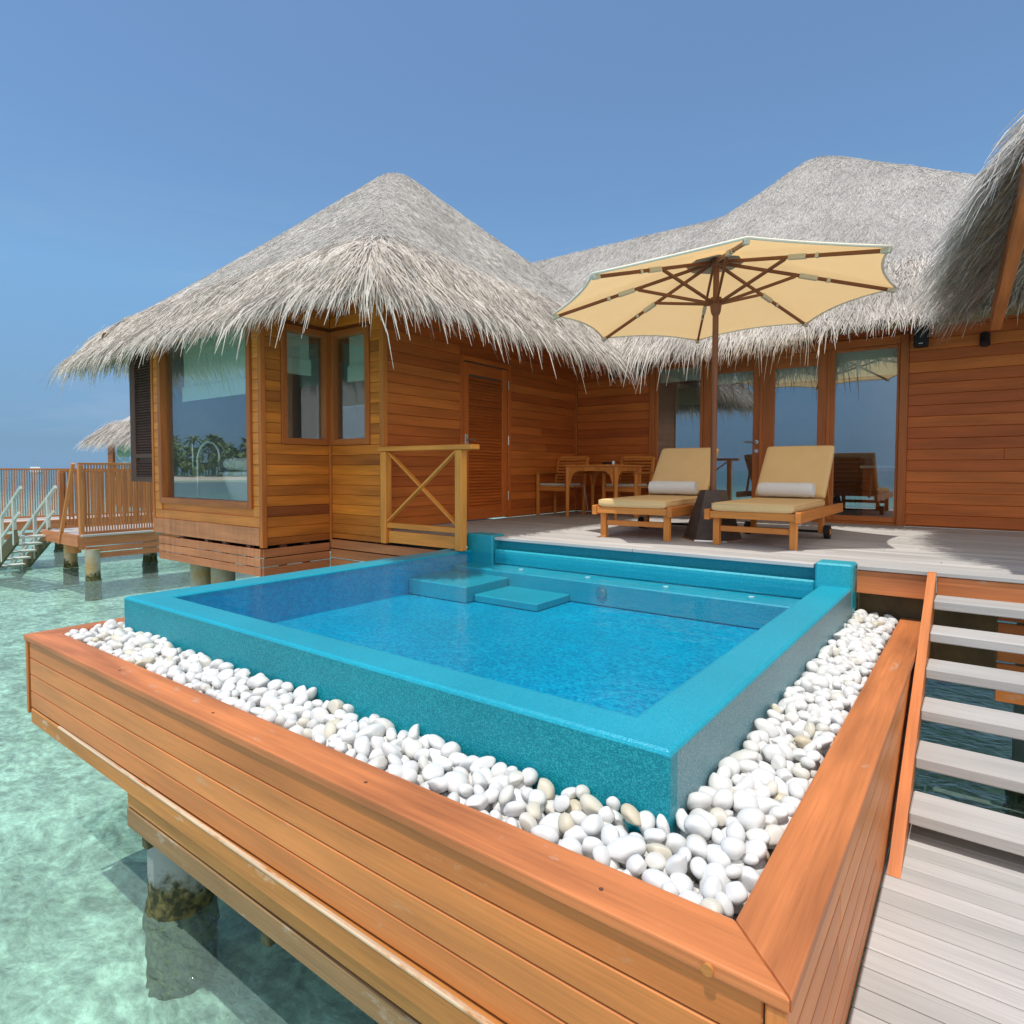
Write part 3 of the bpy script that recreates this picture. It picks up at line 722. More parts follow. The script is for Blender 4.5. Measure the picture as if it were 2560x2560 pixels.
def blind(plane, c, a0, a1, z0, z1, parent, fold=True):
    mb = MB()
    def bx(q0, q1, r0, r1, d0, d1):
        if plane == 'y': mb.box((q0, c+d0, r0), (q1, c+d1, r1), .003, .5)
        else: mb.box((c-d1, q0, r0), (c-d0, q1, r1), .003, .5)
    bx(a0, a1, z0+.17 if fold else z0, z1, .07, .08)
    if fold:
        bx(a0-.01, a1+.01, z0+.16, z0+.19, .055, .085); bx(a0-.012, a1+.012, z0, z0+.172, .05, .06)
    return mb.build('roman_blind', 'blind', parent)
def wall_backing(mb, plane, c, a0, a1, z0, z1, openings=()):
    """sheet behind the boards with holes"""
    zs = sorted({z0, z1, *[o[2] for o in openings], *[o[3] for o in openings]})
    for r0, r1 in zip(zs[:-1], zs[1:]):
        iv = [(a0, a1)]
        for o0, o1, p0, p1 in openings:
            if p0 < (r0+r1)/2 < p1:
                nv = []
                for s0, s1 in iv:
                    if o0 > s0: nv.append((s0, min(s1, o0)))
                    if o1 < s1: nv.append((max(s0, o1), s1))
                iv = nv
        for s0, s1 in iv:
            if plane == 'y': mb.box((s0, c+.021, r0), (s1, c+.05, r1), 0, .9)
            else: mb.box((c-.05, s0, r0), (c-.021, s1, r1), 0, .9)

# bathroom front wall (big window)
s_ = MB(); siding(s_, 'y', yA1, -8.57, xB1-.045, .025, ZT, [w1], .113, zoff=.025); wall_backing(s_, 'y', yA1, -8.57, xB1-.045, -.17, ZT, [w1]); wo = s_.build('wall', 'front', villa)
wo['label'] = 'sunlit honey coloured wall with the large bathroom window'
s_ = MB(); s_.box((-8.575, yA1-.012, -.17), (xB1-.05, yA1+.02, .022), .004); s_.build('skirt_board', 'redboard', villa)
s_ = MB(); s_.box((xB1-.045, yA1-.012, -.19), (xB1+.012, yA1+.05, ZT), .005); s_.build('corner_trim', 'trim', villa)
s_ = MB(); s_.box((-8.615, yA1-.014, -.17), (-8.572, yA1+.05, ZT), .005); s_.build('corner_trim', 'trim', villa)
s_ = MB(); s_.box((xB2-.05, yA2-.012, .0), (xB2+.012, yA2+.055, ZT), .005); s_.build('corner_trim', 'trim', villa)
s_ = MB(); s_.box((xB1+.003, yA2-.03, -.19), (xB1+.03, yA2-.002, .93), .004); s_.build('corner_trim', 'trim', villa)
wn = MB(); q = openings_frame(wn, 'y', yA1, *w1, fw=.075, proud=.03, depth=.09); wo = wn.build('window', 'frame', villa)
pane('y', yA1+.05, q, 'glass2', wo); blind('y', yA1+.10, q[0]+.22, q[1]+.06, 1.50, 2.30, wo)
# slatted skirts hanging below
s_ = MB()
for k in range(3): s_.box((-8.45, yA1-.02, -.295-.1*k), (xB1-.02, yA1+.005, -.205-.1*k), .003)
s_.build('slat_skirt', 'redboard', villa)
s_ = MB()
for k in range(3): s_.box((xB1-.025, yA1+.007, -.295-.1*k), (xB1, yA2-.02, -.205-.1*k), .003, .95)
for k in range(3): s_.box((xB1+.002, yA2-.018, -.265-.112*k), (-4.12, yA2+.006, -.165-.112*k), .003, .8)
s_.build('slat_skirt', 'redboard', villa)
s_ = MB(); 
for x in (-7.9, -7.3, -6.9, -6.4): s_.box((x-.04, yA1+.008, -.5), (x+.04, yA1+.05, -.17), 0)
for yy in (4.0, 4.3): s_.box((xB1-.07, yy-.04, -.5), (xB1-.03, yy+.04, -.17), 0)
s_.box((-8.5, yA1+.1, -.32), (xB1-.08, 9.0, -.25), 0); s_.box((xB1-.08, yA2+.02, -.319), (xB2, 9.0, -.251), 0); s_.box((xB2, yA2+.05, -.32), (-4.1, 4.98, -.25), 0)
s_.build('floor_frame', 'dark', villa)
# step walls with corner window
w2 = (3.965, yA2-.012, .93, 2.235); w3 = (xB1+.012, -5.40, .93, 2.235)
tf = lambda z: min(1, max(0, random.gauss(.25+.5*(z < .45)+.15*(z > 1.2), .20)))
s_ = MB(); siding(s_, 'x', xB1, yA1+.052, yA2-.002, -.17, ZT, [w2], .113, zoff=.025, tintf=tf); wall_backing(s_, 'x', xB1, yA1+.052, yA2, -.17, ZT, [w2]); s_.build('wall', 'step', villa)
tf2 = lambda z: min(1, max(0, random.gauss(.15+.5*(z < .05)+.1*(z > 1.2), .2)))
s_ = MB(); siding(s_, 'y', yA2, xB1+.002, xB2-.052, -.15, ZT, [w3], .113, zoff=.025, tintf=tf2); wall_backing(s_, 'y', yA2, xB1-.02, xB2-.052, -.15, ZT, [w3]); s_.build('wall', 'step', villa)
wn = MB(); q = openings_frame(wn, 'x', xB1, *w2, fw=.07, proud=.025, depth=.07); wo = wn.build('window', 'frame', villa); pane('x', xB1-.04, q, 'glass2', wo); blind('x', xB1-.04, q[0]-.04, q[1]-.12, 1.72, 2.25, wo)
wn = MB(); q = openings_frame(wn, 'y', yA2, *w3, fw=.07, proud=.025, depth=.07); wo = wn.build('window', 'frame', villa); pane('y', yA2+.04, q, 'glass2', wo); blind('y', yA2+.04, q[0]+.13, q[1]+.05, 1.66, 2.25, wo)
# louvre door wall
dr = (5.86, 6.90, .0, 2.08)
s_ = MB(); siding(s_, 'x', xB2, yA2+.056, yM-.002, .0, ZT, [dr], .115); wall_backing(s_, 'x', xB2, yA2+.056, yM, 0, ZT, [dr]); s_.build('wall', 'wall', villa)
dd_ = MB()
for a, b_ in ((dr[0], dr[0]+.06), (dr[1]-.06, dr[1])): dd_.box((xB2-.05, a, 0), (xB2+.012, b_, dr[3]), .004)
dd_.box((xB2-.05, dr[0]+.06, dr[3]-.06), (xB2+.012, dr[1]-.06, dr[3]), .004)
L0, L1 = dr[0]+.064, dr[1]-.064
for a, b_ in ((L0, L0+.11), (L1-.11, L1)): dd_.box((xB2-.045, a, .01), (xB2-.004, b_, 2.0), .004)
for a, b_ in ((.01, .16), (1.86, 2.0)): dd_.box((xB2-.045, L0+.11, a), (xB2-.004, L1-.11, b_), .004)
for k in range(42):
    z = .18+k*.04
    dd_.beam((xB2-.024, L0+.112, z), (xB2-.024, L1-.112, z), .052, .008, (.75, 0, .66), .002)
do = dd_.build('louvre_door', 'door', villa)
h_ = MB(); h_.tube([(xB2, L0+.06, 1.03), (xB2+.05, L0+.06, 1.03), (xB2+.055, L0+.18, 1.03)], .011, 8); h_.box((xB2-.004, L0+.03, .93), (xB2+.004, L0+.09, 1.1), .002); h_.build('door_handle', 'metal', do)
for z in (.3, 1.05, 1.8):
    h_ = MB(); h_.tube([(xB2+.014, dr[1]-.063, z-.06), (xB2+.014, dr[1]-.063, z+.06)], .009, 8); h_.build('hinge', 'metal', do)
s_ = MB(); s_.box((xB2+.002, yM-.03, 0), (xB2+.028, yM-.002, ZT), .003); s_.build('corner_trim', 'trim', villa)
# main wall
ds = (-3.93, -.70, 0, 2.24)
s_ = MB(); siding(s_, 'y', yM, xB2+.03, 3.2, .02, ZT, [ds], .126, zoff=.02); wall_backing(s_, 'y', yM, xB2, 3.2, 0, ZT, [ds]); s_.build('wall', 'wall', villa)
s_ = MB()
s_.box((-3.93, yM-.03, 0), (-3.845, yM+.07, 2.24), .005); s_.box((-.785, yM-.035, 0), (-.70, yM+.07, 2.24), .005); s_.box((-3.845, yM-.028, 2.14), (-.785, yM+.07, 2.24), .005)
s_.box((-3.845, yM-.01, .0), (-.785, yM+.08, .035), .003)
s_.build('door_surround', 'frame', villa)
def glazed(name, a0, a1, gl0, gl1, z0, z1, gz0, gz1, bl=None, handle=None):
    mb = MB(); y0, y1 = yM-.012, yM+.04
    mb.box((a0, y0, z0), (gl0, y1, z1), .005); mb.box((gl1, y0, z0), (a1, y1, z1), .005); mb.box((gl0, y0, gz1), (gl1, y1, z1), .005); mb.box((gl0, y0, z0), (gl1, y1, gz0), .005)
    o = mb.build(name, 'frame', villa); pane('y', yM+.012, (gl0, gl1, gz0, gz1), 'glass', o)
    if bl: blind('y', yM+.02, gl0-.01, gl1+.01, bl, gz1+.05, o, False)
    if handle:
        hm = MB(); hm.tube([(handle, y0, 1.03), (handle, y0-.055, 1.03), (handle-.14, y0-.06, 1.03)], .011, 8); hm.tube([(handle, y0-.008, 1.03), (handle, y0+.001, 1.03)], .026, 14); hm.tube([(handle, y0-.008, .91), (handle, y0+.001, .91)], .026, 14); hm.build('door_handle', 'metal', o)
    return o
glazed('window', -3.843, -3.13, -3.80, -3.17, .037, 2.138, .10, 2.11, 1.93)
glazed('glass_door', -3.126, -2.345, -2.95, -2.45, .037, 2.138, .12, 1.98, 1.84, -2.395)
glazed('glass_door', -2.341, -1.53, -2.18, -1.665, .037, 2.138, .12, 1.97, 1.80)
glazed('window', -1.526, -.787, -1.47, -.815, .037, 2.138, .10, 2.10, 1.80)
s_ = MB(); s_.box((-1.56, yM-.025, .036), (-1.52, yM-.0125, 2.139), .003); s_.box((-2.36, yM-.03, .036), (-2.325, yM-.0125, 2.139), .003); s_.build('door_stop', 'frame', villa)
# open louvred shutter beside the bathroom window
s_ = MB(); sx0, sx1, sz0, sz1 = -9.42, -8.62, .48, 2.4; sy = yA1+.06
for a, b_ in ((sx0, sx0+.16), (sx1-.07, sx1)): s_.box((a, sy, sz0), (b_, sy+.05, sz1), .004)
for a, b_ in ((sz0, sz0+.07), (.80, .86), (sz1-.1, sz1)): s_.box((sx0+.16, sy, a), (sx1-.07, sy+.05, b_), .004, .0)
z = sz0+.09
while z < sz1-.1:
    if not .78 < z < .88: s_.beam((sx0+.16, sy+.025, z), (sx1-.07, sy+.025, z), .045, .007, (0, -.7, .7), .002)
    z += .036
s_.box((sx0+.16, sy+.036, sz0+.07), (sx1-.07, sy+.044, sz1-.1), 0, 1.0)
s_.build('shutter', 'dark', villa)
# fascia boards under the eaves and soffits
s_ = MB()
s_.box((-9.7, 3.50, 2.26), (-4.15, 3.53, 2.42), .004); s_.box((-4.18, 3.532, 2.26), (-4.15, 8.0, 2.42), .004); s_.box((-4.148, 7.97, 2.26), (3.5, 8.0, 2.42), .004)
s_.build('eave_fascia', 'wall', villa)
s_ = MB(); s_.box((-9.68, 3.54, 2.44), (-4.19, 9.2, 2.46), 0); s_.box((-5.5, 8.02, 2.441), (3.5, 14, 2.461), 0); s_.build('soffit', 'wall', villa)
# rooms behind the glass
s_ = MB(); s_.quad((-5.1, yM+.06, .0), (3.2, yM+.06, .0), (3.2, 13, .0), (-5.1, 13, .0)); s_.build('room_floor', 'darkfloor', villa)
s_ = MB(); s_.quad((-5.1, 12.5, 0), (3.2, 12.5, 0), (3.2, 12.5, 2.5), (-5.1, 12.5, 2.5)); s_.quad((-5.05, yM+.06, 0), (-5.05, 12.5, 0), (-5.05, 12.5, 2.5), (-5.05, yM+.06, 2.5))
s_.build('room_wall', 'render', villa)
s_ = MB(); s_.quad((-8.55, yA1+.07, .05), (xB1-.05, yA1+.07, .05), (xB1-.05, 7, .05), (-8.55, 7, .05)); s_.quad((xB1-.06, yA2+.06, .05), (xB2-.06, yA2+.06, .05), (xB2-.06, 7, .05), (xB1-.06, 7, .05)); s_.build('bathroom_floor', 'darkfloor', villa)
s_ = MB(); s_.quad((-8.56, 7, 0), (xB2-.05, 7, 0), (xB2-.05, 7, 2.5), (-8.56, 7, 2.5)); s_.build('bathroom_wall', 'render', villa)
s_ = MB(); s_.quad((-8.56, yA1+.06, 0), (-8.56, 7, 0), (-8.56, 7, 2.5), (-8.56, yA1+.06, 2.5)); s_.quad((-8.575, 7.1, -.2), (-8.575, yA1, -.2), (-8.575, yA1, 2.5), (-8.575, 7.1, 2.5)); s_.build('bathroom_wall', 'bluewall', villa)
s_ = MB(); 
for x in (-7.9, -7.25): s_.box((x-.06, 6.9, .05), (x+.06, 6.98, 2.4), .004)
s_.build('bathroom_post', 'wall', villa)

# ---- roof as a height field
def smin(a, b, k):
    h = np.clip(.5+.5*(b-a)/k, 0, 1); return b*(1-h)+a*h-k*h*(1-h)
def smax(a, b, k): return -smin(-a, -b, k)
ZE = 2.36
RECT = {'hut': (-9.78, -3.97, 3.37, 10.2), 'main': (-5.9, 2.95, 7.68, 15), 'wing': (-9.6, 1.2, 7.68, 13.2)}
def prof_(t): return .94*t+.06*t*t
def z_rect(x, y, key):
    x0, x1, y0, y1 = RECT[key]
    if key == 'hut': ax, ay, zh = (-6.95-x0, x1+6.95), (6.45-y0, y1-6.45), 2.74
    elif key == 'main': ax, ay, zh = (-2.25-x0, x1+2.25), (11.2-y0, y1-11.2), 3.50
    else: ax, ay, zh = (2.0, 2.2), (10.5-y0, y1-10.5), 2.55
    a = smin((x-x0)/ax[0], (x1-x)/ax[1], .06); b = smin((y-y0)/ay[0], (y1-y)/ay[1], .06)
    t = smin(a, b, .10); t = np.maximum(t, -.05)
    t = smin(t, np.full_like(t, 1.0), .12)
    inside = (x > x0-1e-6) & (x < x1+1e-6) & (y > y0-1e-6) & (y < y1+1e-6)
    z = ZE+zh*prof_(t)
    dz = np.minimum(np.minimum(x-x0, x1-x), np.minimum(y-y0, y1-y))
    z = z-.10*np.clip(1-dz/.35, 0, 1)**2          # thatch rolls over at the eave
    return np.where(inside, z, -5.0)
def zroof(x, y):
    x = np.asarray(x, float); y = np.asarray(y, float)
    a, b, c = (z_rect(x, y, k) for k in ('hut', 'main', 'wing'))
    m1 = np.where((b > 0) & (c > 0), smax(b, c, .25), np.maximum(b, c))
    return np.where((a > 0) & (m1 > 0), smax(a, m1, .28), np.maximum(a, m1))
def grid_axis(lo, hi, step, keys):
    g = list(np.arange(lo, hi, step))
    for k in keys:
        j = int(np.argmin([abs(q-k) for q in g])); g[j] = k
    g.append(hi); return np.array(sorted(set(g)))
xs = grid_axis(-9.78, 2.95, .085, [-3.97, -5.9, -9.6, 1.2]); ys = grid_axis(3.37, 15, .085, [7.68, 10.2, 13.2])
XX, YY = np.meshgrid(xs, ys, indexing='ij')
def cell_in(x, y): return any(RECT[k][0] < x < RECT[k][1] and RECT[k][2] < y < RECT[k][3] for k in RECT)
def inset(v, c): return v*(1-1e-7)+c*1e-7
ZZ = zroof(XX, YY); idx = -np.ones(XX.shape, int); verts = []; faces = []
def vid(i, j):
    if idx[i, j] < 0: idx[i, j] = len(verts); verts.append((XX[i, j], YY[i, j], max(ZZ[i, j], ZE-.25)))
    return int(idx[i, j])
for i in range(len(xs)-1):
    for j in range(len(ys)-1):
        if cell_in((xs[i]+xs[i+1])/2, (ys[j]+ys[j+1])/2): faces.append([vid(i, j), vid(i+1, j), vid(i+1, j+1), vid(i, j+1)])
me = bpy.data.meshes.new('roof'); off = villa.location
me.from_pydata([(a-off.x, b-off.y, c-off.z) for a, b, c in verts], [], faces); me.materials.append(M['thatchbed']); me.polygons.foreach_set('use_smooth', [True]*len(faces))
roof = bpy.data.objects.new('roof', me); col.objects.link(roof); roof.parent = villa
# thatch stubble lying on the slope
def grad(x, y, h=.04):
    return (zroof(x+h, y)-zroof(x-h, y))/(2*h), (zroof(x, y+h)-zroof(x, y-h))/(2*h)
def stubble(n, reg, L, wd, lift):
    x = rng.uniform(reg[0], reg[1], n); y = rng.uniform(reg[2], reg[3], n)
    z = zroof(x, y); ok = z > 1; 
    gx, gy = grad(x, y); gl = np.hypot(gx, gy)
    ok &= (gl < 2.2) & (gl > .15) & (gl > 0)
    # keep the slopes the viewer side can see
    ok &= (gy > -.35) 
    x, y, z, gx, gy, gl = (q[ok] for q in (x, y, z, gx, gy, gl)); n = len(x)
    down = np.stack([-gx/gl, -gy/gl, -gl], 1); down /= np.linalg.norm(down, axis=1)[:, None]
    nrm = np.stack([-gx, -gy, np.ones(n)], 1); nrm /= np.linalg.norm(nrm, axis=1)[:, None]
    side = np.cross(nrm, down)
    ang = rng.normal(0, .22, n)[:, None]; dirn = down*np.cos(ang)+side*np.sin(ang); sd_ = np.cross(nrm, dirn)
    tw = rng.normal(0, .5, n)[:, None]; sd2 = sd_*np.cos(tw)+nrm*np.sin(tw)
    ln = rng.uniform(*L, n)[:, None]; lf = rng.uniform(*lift, n)[:, None]
    p0 = np.stack([x, y, z], 1)+nrm*.004; p1 = p0+dirn*ln*.5+nrm*lf*.6*ln; p2 = p0+dirn*ln+nrm*lf*ln
    P = np.stack([p0, p1, p2], 1); W = np.stack([np.full(n, 1.), np.full(n, .9), np.full(n, .45)], 1)*rng.uniform(*wd, n)[:, None]/2
    return P, sd2, W, np.clip(rng.normal(.55, .2, n), 0, 1)
parts_ = [stubble(115000, (-10.1, -3.9, 3.3, 8.6), (.045, .13), (.0035, .0075), (.0, .07)), stubble(105000, (-8.5, 3.0, 7.6, 11.8), (.05, .14), (.0045, .009), (.0, .10))]
P, S, W, T = (np.concatenate(q) for q in zip(*parts_)); ribbons('thatch_stubble', 'thatch', P, S, W, T, roof)
def fringe(edge, outward, n, back=(0., .6), L=(.30, .62), wd=(.006, .0135), droop=(.35, 1.0), zf=zroof, tintmu=.55, corner=None):
    """strands that start on the slope near the eave and bend down over it. edge: ((x0,y0),(x1,y1)); outward unit 2D"""
    (x0, y0), (x1, y1) = edge; t = rng.uniform(0, 1, n); o = np.array(outward, float)
    bk = back[0]+(back[1]-back[0])*1.5*rng.beta(1, 1.5, n)
    ex = x0+(x1-x0)*t; ey = y0+(y1-y0)*t
    x = ex-o[0]*bk; y = ey-o[1]*bk
    z = zf(x, y)
    ok = z > 1; x, y, z, bk, t = x[ok], y[ok], z[ok], bk[ok], t[ok]; n = len(x)
    gx, gy = grad(x, y); gl = np.hypot(gx, gy)+1e-6
    down = np.stack([-gx/gl, -gy/gl, -np.minimum(gl, 1.1)], 1)
    oo = np.tile(np.array([o[0], o[1], -.75]), (n, 1)); k = np.clip(1-bk/.15, 0, 1)[:, None]
    down = down*(1-k)+oo*k; down /= np.linalg.norm(down, axis=1)[:, None]
    along = np.array([x1-x0, y1-y0, 0]); along /= np.linalg.norm(along)
    jit = rng.normal(0, .20, n)[:, None]*along
    d0 = down+jit; d0 /= np.linalg.norm(d0, axis=1)[:, None]
    ln = (rng.uniform(*L, n)+.25*np.maximum(0, rng.normal(0, .5, n))*(bk < .15))[:, None]; dr = rng.uniform(*droop, n)[:, None]
    lift = np.stack([-gx, -gy, np.ones(n)], 1); lift /= np.linalg.norm(lift, axis=1)[:, None]
    p0 = np.stack([x, y, z], 1)+lift*.006
    g = np.array([0, 0, -1.])
    d1 = d0+g*dr*.35+rng.normal(0, .08, (n, 3)); d1 /= np.linalg.norm(d1, axis=1)[:, None]
    d2 = d1+g*dr*.9+rng.normal(0, .12, (n, 3)); d2 /= np.linalg.norm(d2, axis=1)[:, None]
    sl = rng.uniform(-.04, .05, n)[:, None]
    p1 = p0+(d0+lift*(.05+sl))*ln*.36; p2 = p1+d1*ln*.34; p3 = p2+d2*ln*.30
    P = np.stack([p0, p1, p2, p3], 1)
    # keep long strands from sinking into the slope
    for q in (1, 2, 3):
        zz = zroof(P[:, q, 0], P[:, q, 1]); low = (zz > 1) & (P[:, q, 2] < zz+.012); P[low, q, 2] = zz[low]+rng.uniform(.010, .035, low.sum())
    sd_ = np.cross(lift, d0); sd_ /= np.linalg.norm(sd_, axis=1)[:, None]
    tw = rng.normal(0, .6, n)[:, None]; sd2 = sd_*np.cos(tw)+lift*np.sin(tw)
    W = np.stack([np.full(n, .8), np.full(n, 1.), np.full(n, .85), np.full(n, .25)], 1)*rng.uniform(*wd, n)[:, None]/2
    return P, sd2, W, np.clip(rng.normal(tintmu, .25, n), 0, 1)
fr = []
hx0, hx1, hy0, hy1 = RECT['hut']
for nn, bk in ((10500, (.0, .42)), (5600, (-.02, .06))):
    L = (.22, .46) if bk[1] > .1 else (.26, .46)
    fr.append(fringe(((hx0, hy0), (hx1, hy0)), (0, -1), nn, bk, L)); fr.append(fringe(((hx1, hy0), (hx1, 7.75)), (1, 0), int(nn*.95), bk, L))
    fr.append(fringe(((hx0, hy0), (hx0, hy1)), (-1, 0), nn//3, bk, L))
    fr.append(fringe(((-4.05, 7.68), (-1.55, 7.68)), (0, -1), int(nn*.45), bk, L)); fr.append(fringe(((-1.75, 7.68), (2.6, 7.68)), (0, -1), int(nn*.78), (bk[0], bk[1]*1.15), (L[0]*.62, L[1]*.58), droop=(.1, .6)))
# long loose strands that dangle below the rest
for e_, o_, n_ in (((hx0, hy0), (hx1, hy0)), (0, -1), 170), (((hx1, hy0), (hx1, 7.75)), (1, 0), 200), (((-4.05, 7.68), (-1.3, 7.68)), (0, -1), 110):
    fr.append(fringe(e_, o_, n_, (-.02, .06), (.50, .78), (.010, .019), (.8, 1.6)))
# corners
for (cx, cy, ox, oy) in ((hx1, hy0, 1, -1), (hx0, hy0, -1, -1)):
    fr.append(fringe(((cx-.25*ox, cy), (cx, cy-.25*oy*1)), (ox*.7, oy*.7), 900, (.0, .45)))
P, S, W, T = (np.concatenate(q) for q in zip(*fr)); ribbons('thatch_fringe', 'fringe', P, S, W, T, roof)
# dark inner thatch under the eave
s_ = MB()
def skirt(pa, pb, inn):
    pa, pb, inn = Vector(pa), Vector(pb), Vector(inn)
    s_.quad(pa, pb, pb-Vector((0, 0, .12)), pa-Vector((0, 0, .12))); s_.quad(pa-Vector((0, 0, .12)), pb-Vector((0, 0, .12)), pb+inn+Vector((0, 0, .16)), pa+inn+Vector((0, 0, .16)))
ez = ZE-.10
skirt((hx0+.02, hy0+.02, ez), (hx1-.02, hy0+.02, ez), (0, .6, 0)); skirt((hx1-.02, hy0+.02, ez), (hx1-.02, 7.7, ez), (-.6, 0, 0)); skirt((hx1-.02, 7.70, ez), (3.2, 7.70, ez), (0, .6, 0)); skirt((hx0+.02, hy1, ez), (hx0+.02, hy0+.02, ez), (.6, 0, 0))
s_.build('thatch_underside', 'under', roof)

# ================================================================== PORCH ROOF at upper right
pr = thing('porch_roof', 'shaggy thatched porch roof edge overhanging the deck at upper right', 'roof', (1.5, 6, 2.2))
E = np.array([(-.02, 8.3, 2.42), (-.12, 7.5, 2.30), (-.20, 6.9, 2.22), (-.20, 6.4, 2.23), (-.10, 5.8, 2.34), (.05, 5.2, 2.48), (.21, 4.6, 2.63), (.50, 4.15, 2.76), (1.1, 3.9, 2.86), (2.2, 3.8, 2.9), (3.2, 3.8, 2.9)])
def resample(A, n):
    d = np.r_[0, np.cumsum(np.linalg.norm(np.diff(A, axis=0), axis=1))]; t = np.linspace(0, d[-1], n)
    return np.stack([np.interp(t, d, A[:, k]) for k in range(3)], 1)
for _ in range(3):
    E2 = E.copy(); E2[1:-1] = .5*E[1:-1]+.25*(E[:-2]+E[2:]); E = E2
EE = resample(E, 60)
apex = np.array([3.2, 7.2, 5.0])
def up_dir(p):   # uphill direction at an edge point: towards the ridge running in +Y at x=3
    q = np.array([3.0, max(p[1], 6.0), 0])-np.array([p[0], p[1], 0]); return q/np.linalg.norm(q)
top = []; 
for p in EE:
    u = up_dir(p); row = []
    for s, h in ((0, .05), (.02, .16), (.10, .30), (.5, .72), (1.3, 1.45), (2.6, 2.5)): row.append(Vector((p[0]+u[0]*s, p[1]+u[1]*s, p[2]+h)))
    top.append(row)
s_ = MB()
for a, b_ in zip(top[:-1], top[1:]):
    for k in range(len(a)-1): s_.quad(a[k], b_[k], b_[k+1], a[k+1])
s_.build('thatch_top', 'thatchbed', pr, True)
s_ = MB(); und = []
for p in EE:
    u = up_dir(p); und.append([Vector((p[0]+u[0]*s, p[1]+u[1]*s, p[2]+h)) for s, h in ((0, .05), (.12, .02), (.42, .20), (.75, .42))])
for a, b_ in zip(und[:-1], und[1:]):
    for k in range(3): s_.quad(a[k], a[k+1], b_[k+1], b_[k])
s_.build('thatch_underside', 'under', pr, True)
s_ = MB(); so_ = [[Vector((p[0]+up_dir(p)[0]*s, p[1]+up_dir(p)[1]*s, p[2]+h)) for s, h in ((.36, .14), (2.6, 2.1))] for p in EE]
for k, (a, b_) in enumerate(zip(so_[:-1], so_[1:])): s_.quad(a[0], a[1], b_[1], b_[0], (k % 5)/5)
s_.build('soffit', 'wall', pr)
bp = [p+up_dir(p)*.27+np.array([0, 0, .03]) for p in EE]
s_ = MB()
s_.beam((.075, 7.3, 2.04), (.215, 4.3, 2.47), .08, .20, (0, 0, 1), .004, .3)
s_.build('barge_beam', 'cap', pr)
s_ = MB()
for k in range(10, 50, 7):
    p = EE[k]; u = up_dir(p); a = p+u*.45+np.array([0, 0, .16]); s_.beam(a, a+u*2.0+np.array([0, 0, 1.8]), .06, .12, (0, 0, 1))
s_.build('rafter', 'cap', pr)
def edge_strands(n, back, L, wd, under=False, tmu=.55):
    j = rng.integers(0, len(EE)-1, n); tt_ = rng.uniform(0, 1, n)[:, None]; p = EE[j]*(1-tt_)+EE[j+1]*tt_
    u = np.array([up_dir(q) for q in p]); s = rng.uniform(*back, n)[:, None]
    hh = np.interp(s[:, 0], [0, .02, .10, .5, 1.3], [.05, .16, .30, .72, 1.45])[:, None] if not under else np.interp(s[:, 0], [0, .12, .42, .75], [.05, .02, .2, .42])[:, None]
    p0 = p+u*s+np.array([0, 0, 1])*hh
    al = np.roll(EE, -1, 0)[j]-EE[j]; al /= np.linalg.norm(al, axis=1)[:, None]
    d0 = -u+np.array([0, 0, -.55])+al*rng.normal(-.25, .22, n)[:, None]; 
    d0[:, 2] -= rng.uniform(0, .5, n)
    if under: d0 = -u*.7+np.array([0, 0, -.75])+al*rng.normal(-.3, .25, n)[:, None]
    d0 /= np.linalg.norm(d0, axis=1)[:, None]
    g = np.array([0, 0, -1.]); ln = rng.uniform(*L, n)[:, None]; dr = rng.uniform(.3, 1.0, n)[:, None]
    d1 = d0+g*dr*.35+rng.normal(0, .08, (n, 3)); d1 /= np.linalg.norm(d1, axis=1)[:, None]
    d2 = d1+g*dr*.9+rng.normal(0, .12, (n, 3)); d2 /= np.linalg.norm(d2, axis=1)[:, None]
    nr = np.cross(al, u); lift = np.where(nr[:, 2:] > 0, nr, -nr)*(.10*rng.uniform(0, 1, n))[:, None]*(0 if under else 1)
    p1 = p0+(d0+lift)*ln*.36; p2 = p1+d1*ln*.34; p3 = p2+d2*ln*.3
    W = np.stack([np.full(n, .8), np.full(n, 1.), np.full(n, .85), np.full(n, .25)], 1)*rng.uniform(*wd, n)[:, None]/2
    sd_ = al*np.cos(rng.normal(0, .6, n))[:, None]+np.array([0, 0, 1])*np.sin(rng.normal(0, .6, n))[:, None]
    return np.stack([p0, p1, p2, p3], 1), sd_, W, np.clip(rng.normal(tmu, .25, n), 0, 1)
q_ = [edge_strands(4200, (.0, .6), (.28, .55), (.008, .02), False, .7), edge_strands(1700, (-.02, .05), (.28, .60), (.010, .024), False, .75), edge_strands(1600, (.7, 1.3), (.3, .5), (.012, .022)), edge_strands(5000, (.03, .75), (.15, .42), (.007, .016), True, .2)]
P, S, W, T = (np.concatenate(q) for q in zip(*q_)); ribbons('thatch_fringe', 'fringe', P, S, W, T, pr)

